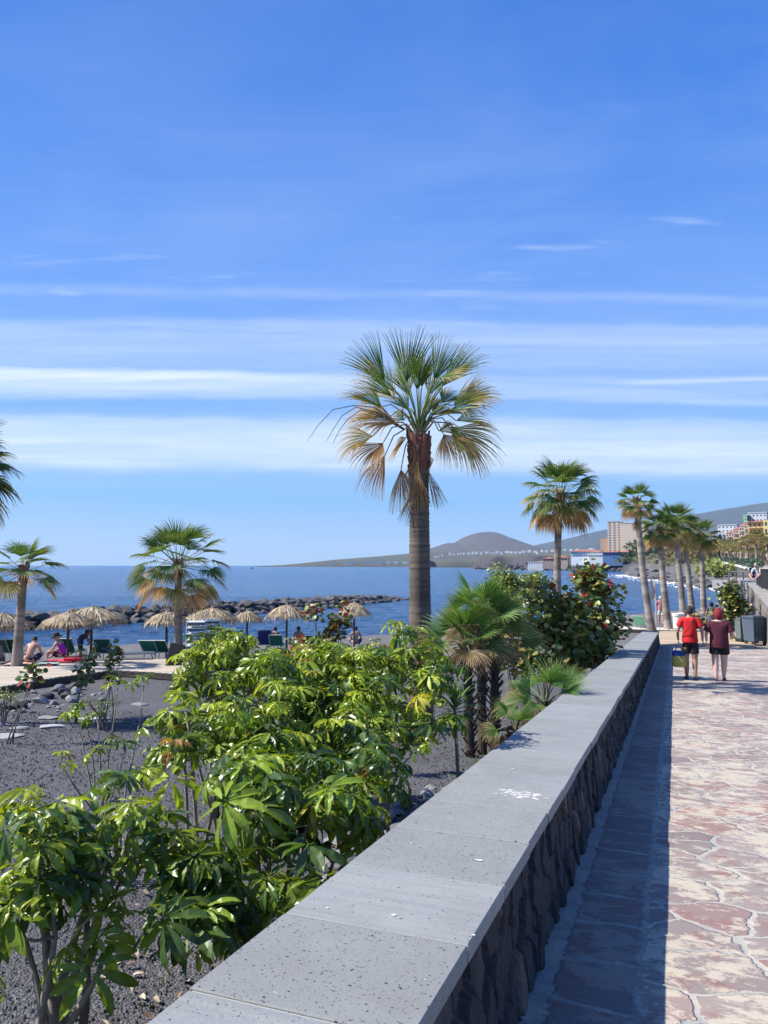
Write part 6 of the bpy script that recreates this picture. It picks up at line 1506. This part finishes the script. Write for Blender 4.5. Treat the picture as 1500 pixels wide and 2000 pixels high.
# seated sunbathers on the deck
def seated(fw=.42, lean=.10, w=1.0):
    """sitting on the ground facing +Y, knees drawn up and apart"""
    return {a: Vector(b) for a, b in dict(pelvis=(0, 0, .13), waist=(0, -.02+lean*.1, .28), chest=(0, .03+lean*.5, .47), collar=(0, .09+lean, .61), neck=(0, .13+lean*1.2, .67), skull=(0, .16+lean*1.4, .73), head=(0, .17+lean*1.5, .755),
             shoulder_l=(-.18, .09+lean, .58), shoulder_r=(.18, .09+lean, .58), elbow_l=(-.25, .20+lean, .34), elbow_r=(.25, .20+lean, .34), wrist_l=(-.15, .40, .28), wrist_r=(.15, .40, .28),
             hip_l=(-.11, .03, .12), hip_r=(.11, .03, .12), knee_l=(-.30, .36, .30), knee_r=(.30, .36, .30), ankle_l=(-.10, .55, .07), ankle_r=(.10, .52, .07), toe_l=(-.02, .66, .03), toe_r=(.02, .64, .03)).items()}
p = G(58, 1296, zd+.01); J = seated(lean=.14)
r = person('person', 'shirtless man with dark hair sitting on the deck, bare back to the camera', (p.x, p.y, zd+.035), .05, J, [shorts(1.02, (.012, .015, .05), J, .75)], skin=(.50, .28, .20), girth=1.22, curl=(.6, .6), tilt=-.5); hair_cap(r[0], *r[2:], (.02, .016, .013), 1.04, down=.3, seed=11)
p = G(122, 1288, zd+.01); J = seated(lean=.06)
r = person('person', 'woman in a purple sleeveless top and black sun hat sitting on the deck', (p.x, p.y, zd+.035), 1.35, J, [('top', [[(J['pelvis']+V3(0, 0, .03), (.15, .12)), ('waist', (.135, .11)), ('chest', (.155, .12)), (J['collar']-V3(0, 0, .01), (.09, .075))], [(J['collar']-V3(0, 0, .01), (.09, .075)), (J['collar'].lerp(J['shoulder_l'], .8), (.06, .06))], [(J['collar']-V3(0, 0, .01), (.09, .075)), (J['collar'].lerp(J['shoulder_r'], .8), (.06, .06))]], (.38, .012, .42), True), shorts(.98, (.012, .012, .03), J, .6)], skin=(.50, .29, .22), tilt=-.3)
hc, r_, ff, uu = r[2:]; m = MB(); vs = []; n = 22
for R0, z in ((.205, .020), (.198, .04), (.115, .05), (.118, .11), (.10, .165), (.04, .18)):
    for i in range(n): t = 2*math.pi*i/n; vs.append(hc+r_*math.cos(t)*R0+ff*math.sin(t)*R0*1.08+uu*(z+.012*math.sin(2*t)*(R0 > .1)))
m.add(vs, [(i*n+j2, i*n+(j2+1) % n, (i+1)*n+(j2+1) % n, (i+1)*n+j2) for i in range(5) for j2 in range(n)]+[tuple(range(5*n, 6*n))], (.014, .012, .014)); m.build('sun_hat', M['cloth'], r[0], smooth=False)
def towel(label, px, py, w_, d_, col, rz=0.0, roll=False, cat='towel', name='towel'):
    p = G(px, py, zd+.03); m = MB()
    if roll: m.tube([(-w_/2, 0, .06), (0, .01, .07), (w_/2, 0, .06)], [.075, .08, .075], 12, col)
    else:
        nx, ny = 14, 8; V = [((i/(nx-1)-.5)*w_, (k/(ny-1)-.5)*d_, .012+.02*vnoise(np.array([i*.7+px]), np.array([k*.8]))[0]) for k in range(ny) for i in range(nx)]; m.quads(V, grid_faces(nx, ny), np.tile(col, (len(V), 1)))
    o = m.build(name, M['cloth'], loc=(p.x, p.y, zd+.03)); o.rotation_euler.z = rz; tag(o, label, cat)
towel('pale pink towel under the shirtless man', 42, 1297, 1.0, .7, (.60, .36, .30)); towel('crumpled green and white towel between the two sunbathers', 85, 1297, .9, .6, (.30, .42, .38), .1)
towel('red towel under the woman in purple', 120, 1291, 1.0, .7, (.60, .03, .06)); towel('rolled red towel lying right of the woman in purple', 143, 1292, .62, .3, (.50, .015, .04), .08, True)
towel('dark cloth heaped behind the rolled red towel', 146, 1284, .7, .5, (.05, .012, .02))
p = P(161, 1104, 30.9); b = V3(p.x, p.y, gz(p.x, p.y)); J = stand(1.35, stride=.05, lhand=dict(chest=(0, .10, 1.22), collar=(0, .22, 1.32), neck=(0, .28, 1.36), skull=(0, .33, 1.40), head=(0, .34, 1.42), shoulder_l=(-.18, .20, 1.28), shoulder_r=(.18, .20, 1.28), elbow_l=(-.2, .36, 1.06), elbow_r=(.2, .36, 1.06), wrist_l=(-.15, .50, .9), wrist_r=(.15, .50, .9)))
r = person('person', 'person in a dark blue top bending over in the shade of the pointed parasol', b, -1.3, J, [tee(1.0, (.045, .06, .15), .6, .02, J), shorts(1.0, (.02, .02, .04), J, .7)], skin=(.45, .25, .18)); hair_cap(r[0], *r[2:], (.04, .05, .12), 1.06, down=.35, seed=13)
# bathers on the green loungers (heads and shoulders over the backrests)
for px, py, D, lab, hc_ in ((537, 1243, 36.4, 'bather with dark hair on the green lounger below the lone parasol', (.02, .02, .03)), (583, 1240, 36.6, 'bather seen behind leaves left of the young red sea grape', (.03, .07, .05)), (695, 1240, 36.6, 'bather with dark blue cap under the rightmost parasol', (.03, .035, .09))):
    p = P(px, py, D); J = seated(lean=.0); z0 = gz(p.x, p.y); r = person('person', lab, (p.x, p.y, max(z0+.30, p.z-.80)), 0.1, J, [shorts(1.0, (.03, .05, .10), J, .7)], skin=(.42, .24, .17), hands=True); hair_cap(r[0], *r[2:], hc_, 1.05, down=.34, seed=int(px))
p = G(2, 1290, -1.9); J = seated(lean=.1); r = person('person', 'sunbather at the very left edge beside the short palm', (p.x, p.y, gz(p.x, p.y)+.02), 1.2, J, [shorts(1.0, (.2, .25, .3), J, .7)], skin=(.52, .32, .25)); hair_cap(r[0], *r[2:], (.1, .06, .04), 1.05, down=.34, seed=17)
p = P(1481, 1104, 40.5); J = seated(lean=.05)
r = person('person', 'person in a light blue shirt sitting by the railing on the upper terrace', (p.x, p.y, zt+.42), 2.2, J, [('shirt', [[(J['pelvis'], (.16, .13)), ('waist', (.15, .12)), ('chest', (.165, .125)), (J['collar'], (.10, .08))], [(J['collar'], (.10, .08)), ('shoulder_l', (.07, .07)), (J['shoulder_l'].lerp(J['elbow_l'], .8), (.065, .065))], [(J['collar'], (.10, .08)), ('shoulder_r', (.07, .07)), (J['shoulder_r'].lerp(J['elbow_r'], .8), (.065, .065))]], (.40, .48, .60), True), shorts(1.0, (.03, .05, .16), J, .9)], skin=(.45, .28, .2)); hair_cap(r[0], *r[2:], (.35, .33, .3), 1.04, down=.3, seed=19)
# ------------------------------------------------------------------ air
def haze():
    m = bpy.data.materials.new('haze_air'); m.use_nodes = True; t = NT(m.node_tree); out = t.n('ShaderNodeOutputMaterial')
    v = t.n('ShaderNodeVolumePrincipled'); v.inputs['Color'].default_value = (.48, .70, 1.0, 1); v.inputs['Density'].default_value = 7.0e-5; v.inputs['Anisotropy'].default_value = .1
    t.t.links.new(v.outputs[0], out.inputs['Volume']); mb = MB()
    mb.box((0, 7000, 390), (30000, 16000, 2*396.9), 0, (1, 1, 1)); o = mb.build('haze', m); tag(o, kind='stuff'); tag(o, 'thin blue air haze over the sea and hills', 'haze')
haze()
